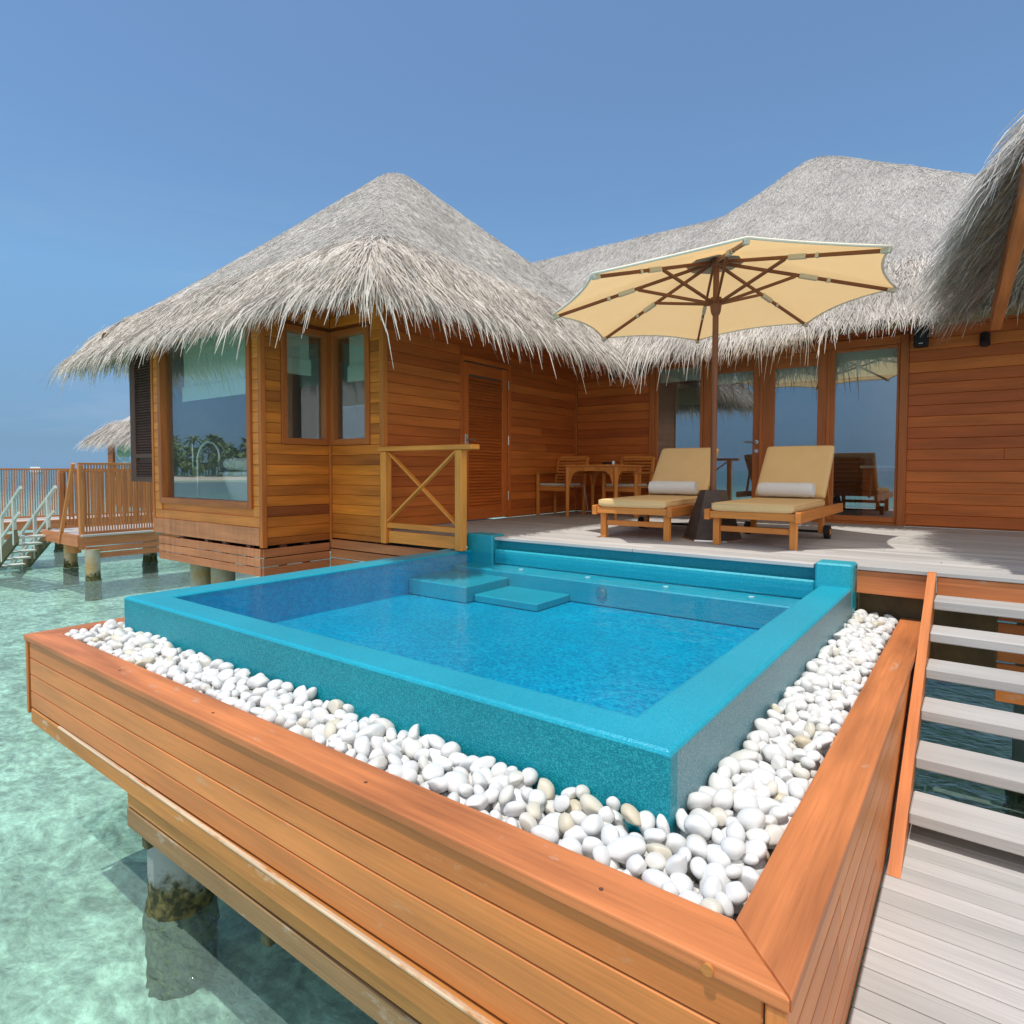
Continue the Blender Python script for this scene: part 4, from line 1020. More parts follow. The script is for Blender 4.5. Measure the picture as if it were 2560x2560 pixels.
# ================================================================== FITTINGS ON THE WALL
def speaker(x, z, label):
    t = thing('wall_speaker', label, 'speaker', (x, yM-.08, z), 'black speakers under the eaves')
    s_ = MB(); s_.box((x-.07, yM-.17, z-.11), (x+.07, yM-.03, z+.11), .01); s_.build('cabinet', 'blackbox', t)
    s_ = MB(); s_.box((x-.05, yM-.03, z-.03), (x+.05, yM-.002, z+.03), .003); s_.build('bracket', 'rubber', t)
    s_ = MB(); s_.box((x-.02, yM-.173, z-.085), (x+.02, yM-.1705, z-.075), .0005); s_.build('badge', 'white', t)
speaker(-.58, 2.17, 'black wall speaker under the eave, right of the glass doors')
speaker(-4.04, 2.16, 'black wall speaker under the eave, left of the glass doors')
def lamp(x, y, z, label):
    t = thing('wall_spotlight', label, 'spotlight', (x, y, z), 'dark spotlights under the eaves')
    s_ = MB(); s_.tube([(x, y-.12, z-.07), (x, y-.06, z+.05), (x, y-.055, z+.07)], [.05, .045, .02], 14); s_.build('lamp_head', 'blackbox', t, True, sharp=40)
    s_ = MB(); s_.tube([(x, y-.06, z+.04), (x, y-.01, z+.06)], .014, 8); s_.build('arm', 'rubber', t)
lamp(-4.50, yM, 2.13, 'dark spotlight under the eave by the inner wall corner')
lamp(.0, yM, 2.09, 'dark spotlight under the porch thatch at far right')

# ================================================================== HANDRAIL
hr = thing('handrail', 'pale timber handrail with crossed braces between bathroom and pool', 'handrail', (-4.6, yA2, 0))
rx0, rx1, ry = -5.12, -3.99, yA2-.03
for x in (rx0, rx1-.06):
    s_ = MB(); s_.box((x-.04, ry-.045, -.14), (x+.045, ry+.045, .845), .006); s_.build('post', 'railing', hr)
s_ = MB(); s_.box((rx0-.06, ry-.065, .847), (rx1+.13, ry+.065, .895), .006); s_.build('top_rail', 'railing', hr)
s_ = MB(); s_.box((rx0+.047, ry-.03, .03), (rx1-.102, ry+.03, .085), .004); s_.build('bottom_rail', 'railing', hr)
s_ = MB(); s_.beam((rx0+.05, ry+.012, .83), (rx1-.105, ry+.012, .10), .022, .05, (0, -1, 0)); s_.build('brace', 'railing', hr)
s_ = MB(); s_.beam((rx0+.05, ry-.012, .10), (rx1-.105, ry-.012, .83), .022, .05, (0, -1, 0)); s_.build('brace', 'railing', hr)
s_ = MB(); s_.box((rx0+.047, ry-.01, -.13), (rx1-.102, ry+.02, -.005), .004); s_.build('kick_board', 'railing', hr)

# ================================================================== SUN LOUNGERS
def make_lounger(label):
    t = thing('sun_lounger', label, 'sun lounger', (0, 0, 0), 'loungers by the pool')
    W2 = .37; y0, y1 = 0.0, 1.92; zr = .27
    for sx in (-1, 1):
        s_ = MB(); s_.box((sx*W2-.022, y0, zr-.045), (sx*W2+.022, y1, zr+.045), .005, None, 1); s_.build('side_rail', 'teak', t, local=True)
        s_ = MB(); s_.box((sx*(W2-.055)-.028, .09, 0), (sx*(W2-.055)+.028, .15, zr-.02), .004, None, 2); s_.build('leg', 'teak', t, local=True)
        s_ = MB(); s_.box((sx*(W2-.055)-.025, 1.20, .05), (sx*(W2-.055)+.025, 1.26, zr-.02), .004, None, 2); s_.build('leg', 'teak', t, local=True)
        s_ = MB(); x = sx*(W2+.0); s_.tube([(x-.025, 1.23, .065), (x+.025, 1.23, .065)], .065, 20); wh = s_.build('wheel', 'rubber', t, True, True, 40)
        s_ = MB(); s_.tube([(x-.028, 1.23, .065), (x+.028, 1.23, .065)], .028, 14); s_.build('hub', 'teak', wh, True, True, 40)
    s_ = MB(); s_.box((-W2+.022, .02, zr-.03), (W2-.022, .06, zr+.03), .004); s_.build('end_rail', 'teak', t, local=True)
    s_ = MB(); s_.box((-W2+.085, .105, .12), (W2-.085, .135, .17), .004); s_.build('stretcher', 'teak', t, local=True)
    s_ = MB(); s_.tube([(-W2, 1.23, .065), (W2, 1.23, .065)], .012, 8); s_.build('axle', 'rubber', t, local=True)
    s_ = MB()
    for k in range(14): s_.box((-W2+.023, .08+k*.09, zr+.0), (W2-.023, .15+k*.09, zr+.025), .003)
    s_.build('slat_base', 'teak', t, local=True)
    yb0, ang = 1.30, R_(48); Lb = .70
    def bk(yy, h): return (yb0+math.cos(ang)*yy-math.sin(ang)*h, zr+.03+math.sin(ang)*yy+math.cos(ang)*h)
    s_ = MB()
    for sx in (-1, 1):
        a, b_ = bk(0, 0), bk(Lb, 0); s_.beam((sx*.29, *a), (sx*.29, *b_), .04, .03, (0, -1, 1))
    for k in range(8):
        a = bk(.05+k*.088, .004); s_.beam((-.31, *a), (.31, *a), .06, .016, (0, -math.sin(ang), math.cos(ang)))
    s_.build('backrest', 'teak', t, local=True)
    s_ = MB(); a = bk(.5, -.02); s_.beam((-.27, *a), (-.27, 1.8, zr), .03, .03); s_.beam((.27, *a), (.27, 1.8, zr), .03, .03); s_.build('prop', 'teak', t, local=True)
    # cushion: rounded slab bent at the hinge
    def slab(path, hw, th, name):
        mb = MB(); rings = []
        n = len(path)
        prof = []
        for k in range(28):
            a = 2*math.pi*k/28; ca, sa = math.cos(a), math.sin(a)
            px = math.copysign(abs(ca)**.18, ca)*hw; pz = math.copysign(abs(sa)**.45, sa)*th/2
            prof.append((px, pz))
        for i, (yy, zz, nyy, nzz, sc) in enumerate(path):
            rings.append([Vector((px*(1-(1-sc)*.06), yy+nyy*(pz*sc+th/2), zz+nzz*(pz*sc+th/2))) for px, pz in prof])
        mb.ring(rings, True, .5); return mb.build(name, 'cushion', t, True, True, 60)
    z0 = zr+.027
    pth = [(.005, z0, 0, 1, .35), (.012, z0, 0, 1, .75), (.03, z0, 0, 1, .95)]+[(.05+(1.26-.05)*k/10, z0, 0, 1, 1) for k in range(11)]
    pth += [(1.29, z0, 0, 1, .9), (1.305, z0, 0, 1, .6)]
    slab(pth, .335, .082, 'seat_cushion')
    mb = MB()
    for sx in (-1, 1): mb.tube([(sx*.332, .03, z0+.066), (sx*.334, .2, z0+.066), (sx*.334, .7, z0+.066), (sx*.334, 1.27, z0+.066)], .0045, 6, .5)
    mb.tube([(-.33, .012, z0+.062), (0, .008, z0+.062), (.33, .012, z0+.062)], .0045, 6, .5); mb.build('piping', 'cushion', t, True, True)
    nb = (-math.sin(ang), math.cos(ang)); pth = []
    for yy, sc in [(.0, .5), (.015, .85), (.04, 1)]+[(.06+.56*k/8, 1) for k in range(9)]+[(.65, .96), (.675, .8), (.685, .4)]:
        a = bk(yy+.07, .012); pth.append((a[0], a[1], *nb, sc))
    slab(pth, .33, .08, 'back_cushion')
    return t
lg = make_lounger('sand cushioned lounger to the right of the umbrella base'); lg.location = (-1.53, 5.36, 0)
l2 = copy_tree(lg); l2['label'] = 'sand cushioned lounger to the left of the umbrella pole'; l2.location = (-2.60, 5.31, 0); l2.rotation_euler = (0, 0, R_(3.5))
def towel(loc, rz, label):
    t = thing('rolled_towel', label, 'towel', loc, 'rolled white towels'); t.rotation_euler = (0, 0, rz)
    mb = MB(); rings = []
    n = 22
    for k in range(9):
        x = -.25+.50*k/8; r = .076*(.93 if k in (0, 8) else 1)*(1+.02*math.sin(k*2.1))
        rings.append([(x, r*1.08*math.cos(2*math.pi*j/n), r*.94*math.sin(2*math.pi*j/n)) for j in range(n)])
    mb.ring(rings, True, .5)
    mb.build('roll', 'towel', t, True, True, 50)
    mb = MB()
    for sx in (-1, 1):
        pts = [(sx*.253, (.010+.0082*k)*math.cos(k*.8), (.010+.0076*k)*math.sin(k*.8)) for k in range(8)]
        mb.tube(pts, .0035, 6)
    mb.build('spiral_edge', 'towel', t, True, True)
    return t
towel((-1.53, 5.36+1.19, .462), 0, 'rolled white towel on the right lounger')
towel((-2.60-.072, 5.31+1.18, .462), R_(3.5), 'rolled white towel on the left lounger')

# ================================================================== UMBRELLA
ub = thing('beach_umbrella', 'large cream octagonal parasol with dark wooden ribs and tapered base', 'umbrella', (-2.02, 5.87, 0))
ux, uy = -2.02, 5.87; zc_, RR = 2.22, 1.535; tn = Vector((-.046, .007, 1)).normalized()
e1 = Vector((0, 1, 0)).cross(tn).normalized(); e2 = tn.cross(e1); ph0 = R_(206.5)
hub = Vector((ux, uy, 2.66))-Vector((.02, 0, 0))
tips = [Vector((ux, uy, zc_))+(e1*math.cos(ph0+k*math.pi/4)+e2*math.sin(ph0+k*math.pi/4))*RR for k in range(8)]
b = MB(); NR, NS = 8, 8; rows = []
for k in range(8):
    A, B = tips[k], tips[(k+1) % 8]
    for j in range(NS):
        s = j/NS; line = []
        for i in range(NR+1):
            t = i/NR; sc = 1-.055*t*t*4*s*(1-s)
            p = hub.lerp(A.lerp(B, s), t*sc); p.z -= .05*t*(1-t)*4*s*(1-s)*.6; p.z += .03*math.sin(math.pi*t); line.append(p)
        rows.append(line)
base = len(b.v); nrow = len(rows)
for line in rows: b.v += [tuple(p) for p in line]
for a in range(nrow):
    c = (a+1) % nrow
    for i in range(NR):
        q = [a*(NR+1)+i, a*(NR+1)+i+1, c*(NR+1)+i+1, c*(NR+1)+i]
        if i == 0: q = [q[0], q[1], q[2]]
        b._face(q, [(0, 0)]*len(q), .5)
b.build('canopy', 'canopy', ub, True)
b = MB()   # hem piping along the canopy edge
for k in range(8):
    seg = [rows[k*NS+j][NR] for j in range(NS)]+[rows[((k+1) % 8)*NS][NR]]; b.tube(seg, .011, 6, .5)
b.build('hem', 'hem', ub, True)
b = MB(); pk = [hub.lerp(p, .17)+Vector((0, 0, -.02)) for p in tips]
for k in range(8): b.quad(hub+Vector((0, 0, -.03)), pk[k], pk[k].lerp(pk[(k+1) % 8], .5), pk[(k+1) % 8])
b.build('crown_patch', 'tape', ub)
ring_z = 2.19
for k in range(8):
    T_ = tips[k]; hs = hub+Vector((0, 0, -.07)); en = T_+Vector((0, 0, -.028)); 
    hs2 = hs+(en-hs).normalized()*.05
    s_ = MB(); s_.beam(hs2, hs2.lerp(en, .985), .022, .03); rb = s_.build('rib', 'darkwood', ub)
    mid = hs.lerp(en, .46)+Vector((0, 0, -.012)); a = Vector((ux, uy, ring_z+.02)); dirv = (mid-a); dirv.z = 0; dirv.normalize()
    s_ = MB(); s_.beam(a+dirv*.05, mid, .022, .028); s_.build('strut', 'darkwood', ub)
    s_ = MB(); p = hs.lerp(en, .48); q = hs.lerp(en, .58); s_.beam(p, q, .034, .042); s_.build('rib_sleeve', 'tape', rb); s_ = MB(); p = hs.lerp(en, .63); q = hs.lerp(en, .65); s_.beam(p, q, .03, .04); s_.build('rib_loop', 'tape', rb); s_ = MB(); p = hs.lerp(en, .955); s_.beam(p, en, .04, .036); s_.build('rib_pocket', 'tape', rb)
s_ = MB(); s_.tube([(ux, uy, .42), (ux, uy, 2.64)], .028, 18); s_.build('pole', 'darkwood', ub, True, sharp=40)
s_ = MB(); s_.tube([(ux, uy, 2.10), (ux, uy, 2.13), (ux, uy, 2.24), (ux, uy, 2.26)], [.034, .045, .06, .05], 16); s_.build('runner_hub', 'darkwood', ub, True, sharp=40)
s_ = MB(); s_.tube([(ux, uy, 2.54), (ux, uy, 2.57), (ux, uy, 2.63)], [.04, .06, .055], 16); s_.build('top_hub', 'darkwood', ub, True, sharp=40)
s_ = MB(); rr = [[Vector((ux+r*math.cos(R_(60*k+15)), uy+r*math.sin(R_(60*k+15)), z)) for k in range(6)] for z, r in ((.012, .265), (.45, .125), (.465, .115))]
s_.ring(rr, True, .5); s_.build('base', 'umbbase', ub)
s_ = MB(); s_.ring([[Vector((ux+r*math.cos(R_(60*k+15)), uy+r*math.sin(R_(60*k+15)), z)) for k in range(6)] for z, r in ((.0, .285), (.012, .28))], True, .5); s_.build('foot_plate', 'metal', ub)

# ================================================================== TABLE AND CHAIRS
tb = thing('dining_table', 'small square teak table with arched brackets in the deck corner', 'table', (-4.2, 7.75, 0))
tx0, tx1, ty0, ty1 = -4.60, -3.80, 7.36, 8.12
s_ = MB()
for k in range(8):
    a = tx0-.02+k*(tx1-tx0+.04)/8; s_.box((a+.002, ty0-.02, .70), (a+(tx1-tx0+.04)/8-.002, ty1+.02, .725), .003, None, 1)
s_.build('tabletop', 'teak', tb)
for x in (tx0+.03, tx1-.03):
    for yy in (ty0+.03, ty1-.03):
        s_ = MB(); s_.tube([(x, yy, 0), (x, yy, .3), (x, yy, .699)], [.02, .03, .036], 4); s_.build('leg', 'teak', tb)
def arch(p, d, zt, sc):  # arched apron between two legs, in plane spanned by d and z
    mb = MB(); d = Vector(d); L = d.length; u = d/L; n_ = 14; low = []
    poly = [Vector(p)+Vector((0, 0, zt))]; 
    pts = []
    for k in range(n_+1):
        t = k/n_; x = L*t; rr_ = .16
        if x < rr_: z = -.06-(rr_-math.sqrt(max(0, rr_**2-(rr_-x)**2)))*1.3
        elif x > L-rr_: xx = x-(L-rr_); z = -.06-(rr_-math.sqrt(max(0, rr_**2-xx**2)))*1.3
        else: z = -.06
        pts.append(Vector(p)+u*x+Vector((0, 0, zt+z)))
    nrm = Vector((-u.y, u.x, 0))*.025
    topl = [Vector(p)+u*(L*k/n_)+Vector((0, 0, zt)) for k in range(n_+1)]
    for k in range(n_): mb.prism([pts[k], pts[k+1], topl[k+1], topl[k]], nrm, .4)
    mb.build('arched_apron', 'teak', tb)
arch((tx0+.06, ty0+.02, 0), (tx1-tx0-.12, 0, 0), .699, 1); arch((tx0+.06, ty1-.045, 0), (tx1-tx0-.12, 0, 0), .699, 1)
arch((tx0+.045, ty0+.06, 0), (0, ty1-ty0-.12, 0), .699, 1); arch((tx1-.02, ty0+.06, 0), (0, ty1-ty0-.12, 0), .699, 1)
s_ = MB(); s_.tube([(-4.12, 7.7, .7255), (-4.12, 7.7, .735), (-4.12, 7.7, .76)], [.05, .06, .062], 18); tag(s_.build('ashtray', 'blackbox', None, True, sharp=40), 'small black ashtray on the teak table', 'ashtray')
s_ = MB(); s_.tube([(-3.99, 7.62, .7255), (-3.99, 7.62, .775)], .025, 14); tag(s_.build('salt_pot', 'metal', None, True, sharp=40), 'small silver pot on the teak table beside the ashtray', 'pot')
def make_chair(label):
    t = thing('garden_chair', label, 'chair', (0, 0, 0), 'teak armchairs by the table')
    hw, dp = .25, .5
    for sx in (-1, 1):
        s_ = MB(); s_.box((sx*hw-.02, 0, 0), (sx*hw+.02, .04, .60), .004, None, 2); s_.build('leg', 'teak', t, local=True)
        s_ = MB(); s_.beam((sx*hw, dp-.02, 0), (sx*hw, dp-.02, .44), .04, .04, (0, 1, 0)); s_.beam((sx*hw, dp-.02, .43), (sx*hw, dp+.09, .84), .04, .036, (0, 1, 0)); s_.build('leg', 'teak', t, local=True)
        s_ = MB(); s_.box((sx*hw-.026, -.02, .601), (sx*hw+.026, dp+.02, .625), .006, None, 1); s_.build('armrest', 'teak', t, local=True)
    s_ = MB()
    for k in range(7): s_.box((-hw+.02, .01+k*.068, .40), (hw-.02, .065+k*.068, .418), .003, None, 0)
    s_.box((-hw+.02, .005, .35), (hw-.02, .03, .399), .003)
    s_.build('seat', 'teak', t, local=True)
    s_ = MB()
    for k in range(8): 
        z = .47+k*.046; yy = dp-.02+(z-.43)*.27; s_.box((-hw+.022, yy-.008, z), (hw-.022, yy+.008, z+.024), .003)
    s_.box((-hw+.022, dp+.074, .82), (hw-.022, dp+.1, .86), .004); s_.build('back_slats', 'teak', t, local=True)
    s_ = MB(); s_.box((-hw+.03, .01, .42), (hw-.03, dp-.05, .462), .016, .5); s_.build('seat_pad', 'pad', t, local=True)
    s_ = MB(); s_.tube([(hw-.04, dp-.06, .44), (hw+.03, dp-.05, .42), (hw+.06, dp-.06, .25), (hw+.10, dp-.08, .05)], .004, 5); s_.tube([(hw-.04, dp-.06, .44), (hw+.02, dp-.05, .41), (hw+.035, dp-.05, .22)], .004, 5); s_.build('pad_tie', 'pad', t, local=True)
    return t
ch = make_chair('teak armchair with pale pad against the wall corner, left of the table'); ch.location = (-4.90, 7.50, 0)
c2 = copy_tree(ch); c2['label'] = 'teak armchair with pale pad standing behind the table by the glass'; c2.location = (-4.02, 7.86, 0)

# ================================================================== INSIDE THE ROOMS
bt = thing('bathtub', 'white freestanding bathtub seen through the large bathroom window', 'bathtub', (-6.6, 4.7, .05))
s_ = MB(); rr = []
for z, s in ((.06, .62), (.12, .72), (.38, .90), (.55, 1.0), (.58, 1.06), (.60, 1.04), (.585, .96), (.4, .84), (.2, .7)):
    rr.append([Vector((-7.1+.76*s*math.copysign(abs(math.cos(a))**.7, math.cos(a)), 4.46+.38*s*math.copysign(abs(math.sin(a))**.7, math.sin(a)), .02+z)) for a in (2*math.pi*k/32 for k in range(32))])
s_.ring(rr, True, .5); s_.build('tub', 'ceramic', bt, True)
s_ = MB(); s_.box((-7.5, 4.3, .05), (-6.7, 4.6, .10), .01); s_.build('plinth', 'ceramic', bt)
tp = thing('bath_tap', 'chrome floor standing bath tap with curved spout at the bathroom window', 'tap', (-7.45, 4.4, .05))
s_ = MB(); s_.tube([(-7.95, 3.98, .05), (-7.95, 3.98, .80)]+[(-7.95+.21-.21*math.cos(a), 3.98+.06*math.sin(a/2), .80+.19*math.sin(a)) for a in (math.pi*k/12 for k in range(1, 13))]+[(-7.52, 4.04, .76)], .019, 10); s_.build('spout', 'chrome', tp, True)
s_ = MB(); s_.tube([(-8.07, 3.98, .62), (-8.07, 3.98, 1.04)], .015, 10); s_.tube([(-8.07, 3.98, .66), (-7.95, 3.98, .66)], .014, 8); s_.build('hand_shower', 'chrome', tp, True)
tw_ = thing('bath_towel', 'thick rolled cream towel lying on the bathtub rim', 'towel', (-7.15, 4.12, .71))
s_ = MB(); s_.tube([(-7.46, 4.11, .715), (-7.44, 4.11, .715), (-6.92, 4.11, .715), (-6.90, 4.11, .715)], [.055, .075, .075, .055], 20); s_.build('roll', 'towel', tw_, True)
cb = thing('bedside_cabinet', 'orange wooden cabinet with white top behind the right window', 'cabinet', (-.95, 9.6, 0))
s_ = MB(); s_.box((-1.25, 9.4, .04), (-.75, 9.8, .68), .008); s_.build('body', 'door', cb)
s_ = MB(); s_.box((-1.28, 9.37, .682), (-.72, 9.83, .72), .008); s_.build('top', 'white', cb)
for z in (.25, .46): 
    s_ = MB(); s_.box((-1.22, 9.385, z-.08), (-.78, 9.398, z+.10), .004); s_.build('drawer', 'door', cb)
sf = thing('sofa', 'charcoal sofa with cushions behind the right window', 'sofa', (-1.7, 9.7, 0))
s_ = MB(); s_.box((-2.3, 9.4, .1), (-1.32, 10.1, .42), .04); s_.build('seat', 'sofa', sf)
s_ = MB(); s_.box((-2.3, 9.95, .42), (-1.32, 10.15, .85), .05); s_.build('backrest', 'sofa', sf)
for x in (-1.9, -1.5):
    s_ = MB(); s_.beam((x, 9.75, .45), (x, 9.88, .80), .36, .12, (0, -1, .3), .04); s_.build('cushion', 'sofa', sf)

# ================================================================== NEIGHBOURING PIER
nb = thing('neighbour_deck', 'lower timber deck of the next villa on piles beyond the bathroom', 'deck', (-15, 6, -.67))
nx, ny, nz = -14.39, 4.80, -.67
s_ = MB(); y = ny+.02
x = -16.4
while x < nx-.02: s_.box((x, ny+.03, nz-.04), (x+.136, 13, nz), .004, None, 1); x += .14
s_.build('deck_boards', 'deck', nb)
s_ = MB(); s_.box((nx-.03, ny, nz-.24), (nx, 13, nz-.002), .005); s_.box((-16.4, ny-.03, nz-.24), (nx, ny, nz-.002), .005)
for k in range(2): s_.box((nx+.002, ny+.1, nz-.365-.13*k), (nx+.03, 13, nz-.255-.13*k), .004)
s_.build('fascia', 'redboard', nb)
s_ = MB(); s_.box((-16.0, ny+.3, nz-.5), (-15.6, ny+.45, nz-.05), .01); s_.build('joist', 'slat', nb)
def screen(name, p0, p1, z0, z1, label, pitch, w_, grp, posts=2.0):
    t = thing(name, label, 'screen', (*((Vector(p0)+Vector(p1))/2)[:2], z0) if len(p0) == 3 else (p0[0], p0[1], z0), grp)
    a, b_ = Vector((p0[0], p0[1], 0)), Vector((p1[0], p1[1], 0)); L = (b_-a).length; u = (b_-a)/L
    s_ = MB(); n = int(L/pitch)
    for k in range(n):
        p = a+u*(pitch*(k+.5)); s_.beam(p+Vector((0, 0, z0+.06)), p+Vector((0, 0, z1-.045)), w_, .02, u, .002)
    s_.build('slat_panel', 'slat', t)
    s_ = MB(); s_.beam(a+Vector((0, 0, z1-.02)), b_+Vector((0, 0, z1-.02)), .07, .045); s_.build('top_rail', 'slat', t)
    s_ = MB(); s_.beam(a+Vector((0, 0, z0+.03)), b_+Vector((0, 0, z0+.03)), .05, .05); s_.build('bottom_rail', 'slat', t)
    for k in range(int(L/posts)+1):
        p = a+u*min(k*posts+.04, L-.04); s_ = MB(); s_.beam(p+Vector((0, 0, z0-.3)), p+Vector((0, 0, z1-.045)), .085, .085, u, .004); s_.build('post', 'slat', t)
screen('slatted_screen', (nx-.05, ny+.03, 0), (nx-.05, 10.5, 0), nz, .775, 'brown slatted privacy screen on the near edge of the next deck',   .052, .036, 'slatted privacy screens')
screen('slatted_screen', (-16.35, ny+.3, 0), (-16.35, 10.5, 0), nz, .62, 'brown slatted screen on the back edge of the next deck', .075, .05, 'slatted privacy screens')
screen('slatted_screen', (-20.6, 2.6, 0), (-20.0, 12.0, 0), -.67, .66, 'long slatted privacy screen far left along the next pier',   .054, .040, 'slatted privacy screens')
fp = thing('far_pier', 'timber pier carrying the long screen at far left', 'pier', (-20.5, 7, -.7))
s_ = MB(); s_.box((-21.8, 1.5, -.76), (-19.9, 13, -.70), .01); s_.build('deck_boards', 'deck', fp)
s_ = MB(); s_.box((-19.898, 1.5, -.95), (-19.86, 13, -.71), .01); s_.box((-19.898, 1.5, -1.16), (-19.87, 13, -1.02), .01); s_.build('fascia', 'redboard', fp)
# lean-to pole at the corner of the near screen
s_ = MB(); s_.beam((-15.35, ny-.03, -.9), (-14.5, ny-.03, .76), .06, .06, (0, 1, 0)); s_.build('diagonal_brace', 'slat', nb)
for (x, y, r, lab) in ((-14.35, 5.02, .13, 'pale concrete pile under the corner of the next deck'), (-16.7, 5.4, .13, 'rusty pile behind the boarding stairs'), (-16.2, 6.9, .15, 'dark pile in the shade under the next deck')):
    pile('concrete_pile', x, y, r, nz-.3, 'pile2', lab)
for y in (3.0, 6.5, 10.0): pile('concrete_pile', -20.6, y, .2, -.76, 'pile2', 'pile under the long far pier', 'piles under the far pier')
# white boarding stairs down to the water
bs = thing('boarding_stairs', 'white railed boarding stairs running down into the lagoon', 'stairs', (-17.5, 4.7, -1.6))
ya, yb2 = 4.25, 4.85
topx, topz, botx, botz = -16.1, -.68, -19.9, -2.5
for yy, mt in ((ya, 'algae'), (yb2, 'algae')):
    s_ = MB(); s_.beam((topx, yy, topz-.08), (botx, yy, botz-.08), .05, .30); s_.build('stringer', mt, bs)
    s_ = MB(); s_.beam((topx+.35, yy, topz+.95), (botx, yy, botz+.72), .05, .07); s_.build('handrail', 'greywood', bs)
    s_ = MB(); s_.beam((topx+.2, yy, topz+.42), (botx, yy, botz+.27), .04, .06); s_.build('middle_rail', 'greywood', bs)
    for k in range(4):
        x = topx-.15-k*.85; z = topz+(x-topx)*.505; s_ = MB(); s_.box((x-.045, yy-.03, z-.2), (x+.045, yy+.03, z+.78), .005); s_.build('post', 'greywood', bs)
for k in range(9):
    x = topx-.2-k*.38; z = topz-.1-k*.192; s_ = MB(); s_.box((x-.14, ya+.028, z-.04), (x+.14, yb2-.028, z), .005); s_.build('tread', 'greywood', bs)
# neighbouring villa
nv = thing('neighbour_villa', 'distant thatched villa partly hidden by the dark shutter', 'villa', (-23, 10, 0))
s_ = MB(); siding(s_, 'y', 9.0, -24.2, -19.5, -.6, 1.75, [(-23.75, -22.2, .4, 1.65)], .14); siding(s_, 'x', -19.5, 9.02, 13, -.6, 1.9, [], .14); s_.build('wall', 'wall', nv)
s_ = MB(); openings_frame(s_, 'y', 9.0, -23.8, -22.15, .35, 1.70, .08); wo = s_.build('window', 'frame', nv); pane('y', 9.03, (-23.72, -22.23, .43, 1.62), 'glass2', wo); blind('y', 9.04, -23.7, -22.2, 1.05, 1.65, wo, False)
s_ = MB(); a = [Vector((-24.7, 8.6, 1.68)), Vector((-18.2, 8.6, 1.68)), Vector((-18.2, 14.6, 1.68)), Vector((-24.7, 14.6, 1.68))]; ap = Vector((-21.4, 11.6, 4.3))
for k in range(4):
    p, q = a[k], a[(k+1) % 4]
    for i in range(6):
        t0, t1 = i/6, (i+1)/6; s_.quad(p.lerp(ap, t0), q.lerp(ap, t0), q.lerp(ap, t1), p.lerp(ap, t1))
nr = s_.build('roof', 'thatchbed', nv)
def nbfr(n):
    t = rng.uniform(0, 1, n); sd_ = np.zeros(n, int); x = np.where(sd_ == 0, -24.7+6.5*t, -24.7); y = np.where(sd_ == 0, 8.6, 8.6+.6*t); bk = rng.uniform(0, .8, n)
    p0 = np.stack([x+bk*np.where(sd_ == 1, 1, 0), y+bk*np.where(sd_ == 0, 1, 0), 1.69+bk*.86], 1)
    o = np.stack([np.where(sd_ == 1, -1., 0), np.where(sd_ == 0, -1., 0), np.full(n, -.8)], 1)+rng.normal(0, .15, (n, 3)); ln = rng.uniform(.3, .55, n)[:, None]
    p1 = p0+o*ln*.5+np.array([0, 0, .03]); p2 = p1+(o+np.array([0, 0, -.6]))*ln*.4; S = np.where((sd_ == 0)[:, None], np.array([1., 0, 0]), np.array([0, 1., 0]))
    return np.stack([p0, p1, p2], 1), S, np.stack([np.full(n, .014), np.full(n, .014), np.full(n, .005)], 1), np.clip(rng.normal(.5, .25, n), 0, 1)
ribbons('thatch_fringe', 'fringe', *nbfr(3000), nr)
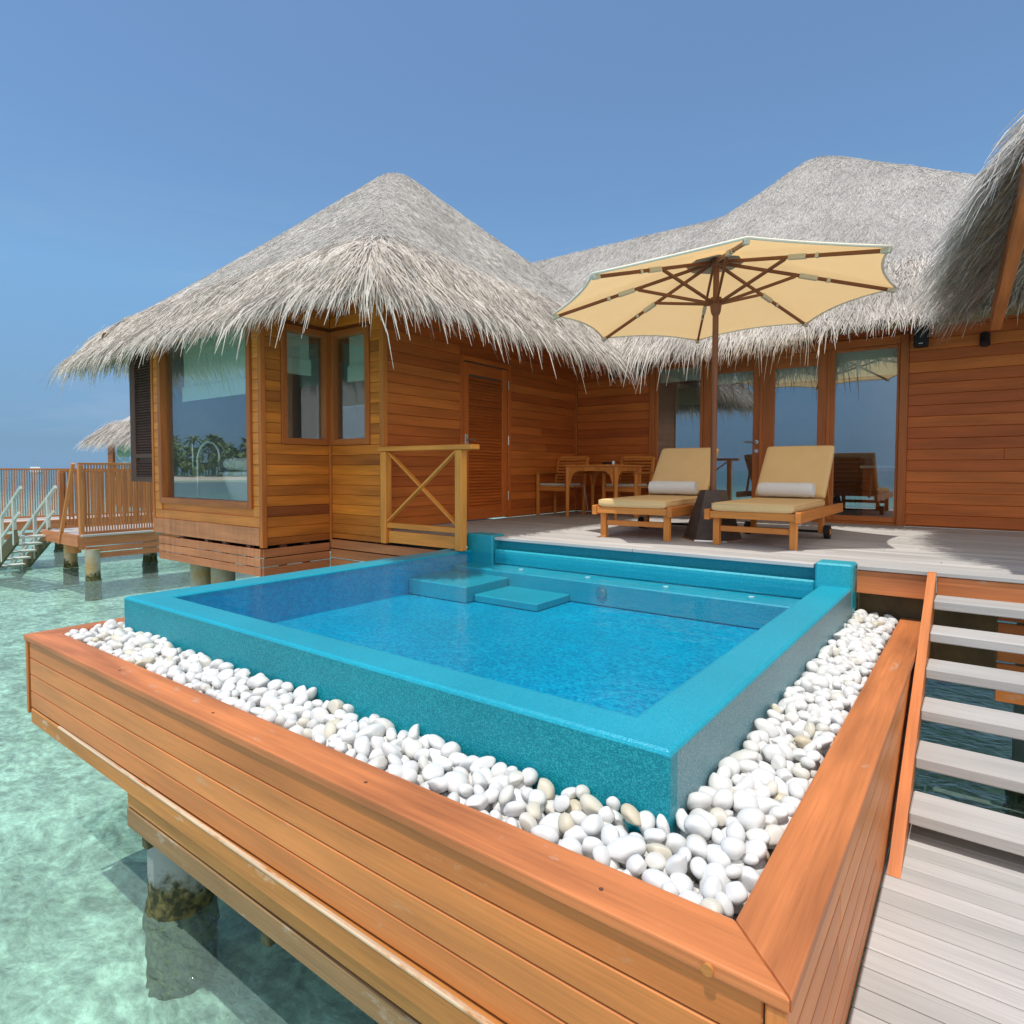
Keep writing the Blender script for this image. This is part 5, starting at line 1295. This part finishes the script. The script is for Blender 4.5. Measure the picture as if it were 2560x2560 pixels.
# far boat
bo = thing('sailing_boat', 'tiny white boat with a thin mast on the horizon at far left', 'boat', (-384, 110, WZ))
bx, by = -384.0, 110.0
s_ = MB(); rr = []
for z, s in ((WZ-.3, .7), (WZ+.6, .95), (WZ+1.6, 1.0)): rr.append([Vector((bx+9*s*math.cos(a)*(1 if math.cos(a) > 0 else .8), by+2.2*s*math.sin(a), z)) for a in (2*math.pi*k/20 for k in range(20))])
s_.ring(rr, True, .5); s_.box((bx-4, by-1.4, WZ+1.6), (bx+2, by+1.4, WZ+3.2), .2); s_.build('hull', 'white', bo)
s_ = MB(); s_.tube([(bx, by, WZ+1.5), (bx, by, WZ+9.2)], .22, 6); s_.build('mast', 'metal', bo)

# island with palms off to the left of the viewer, mirrored in the bathroom window
ix, iy = -140.0, -68.0
s_ = MB(); rr = []
for z, s in ((-2.8, 1.1), (-1.55, 1.0), (-1.0, .86), (-.8, .5)): rr.append([Vector((ix+14*s*math.cos(a)*(1+.1*math.sin(3*a)), iy+52*s*math.sin(a), z)) for a in (2*math.pi*k/40 for k in range(40))])
s_.ring(rr, True, .5); tag(s_.build('island', 'beach', None, True), kind='structure')
P = []; S = []; W = []
for k in range(150):
    cx, cy = ix+rng.uniform(-8, 10), iy+rng.uniform(-42, 42); h = rng.uniform(1.5, 8.0)
    for j in range(34):
        a = rng.uniform(0, 6.28); el = rng.uniform(-.3, 1.0); L = rng.uniform(1.8, 3.2); d = np.array([math.cos(a)*math.cos(el), math.sin(a)*math.cos(el), math.sin(el)])
        p0 = np.array([cx, cy, h*rng.uniform(.55, 1.0)-.8]) if j > 22 else np.array([cx, cy, h-.8]); p1 = p0+d*L*.5; p2 = p1+(d+np.array([0, 0, -.7]))*L*.5
        P.append([p0, p1, p2]); S.append([-math.sin(a), math.cos(a), 0]); W.append([.1, .42, .06])
    P.append([[cx, cy, -1.2], [cx+.15, cy, h*.5-1], [cx, cy, h-.8]]); S.append([.3, .95, 0]); W.append([.22, .17, .12])
P = np.array(P); o = ribbons('palm_grove', 'palmleaf', P, np.array(S), np.array(W), np.full(len(P), .5))
tag(o, 'green palm grove on the island mirrored in the bathroom window', 'palms', None, 'stuff')
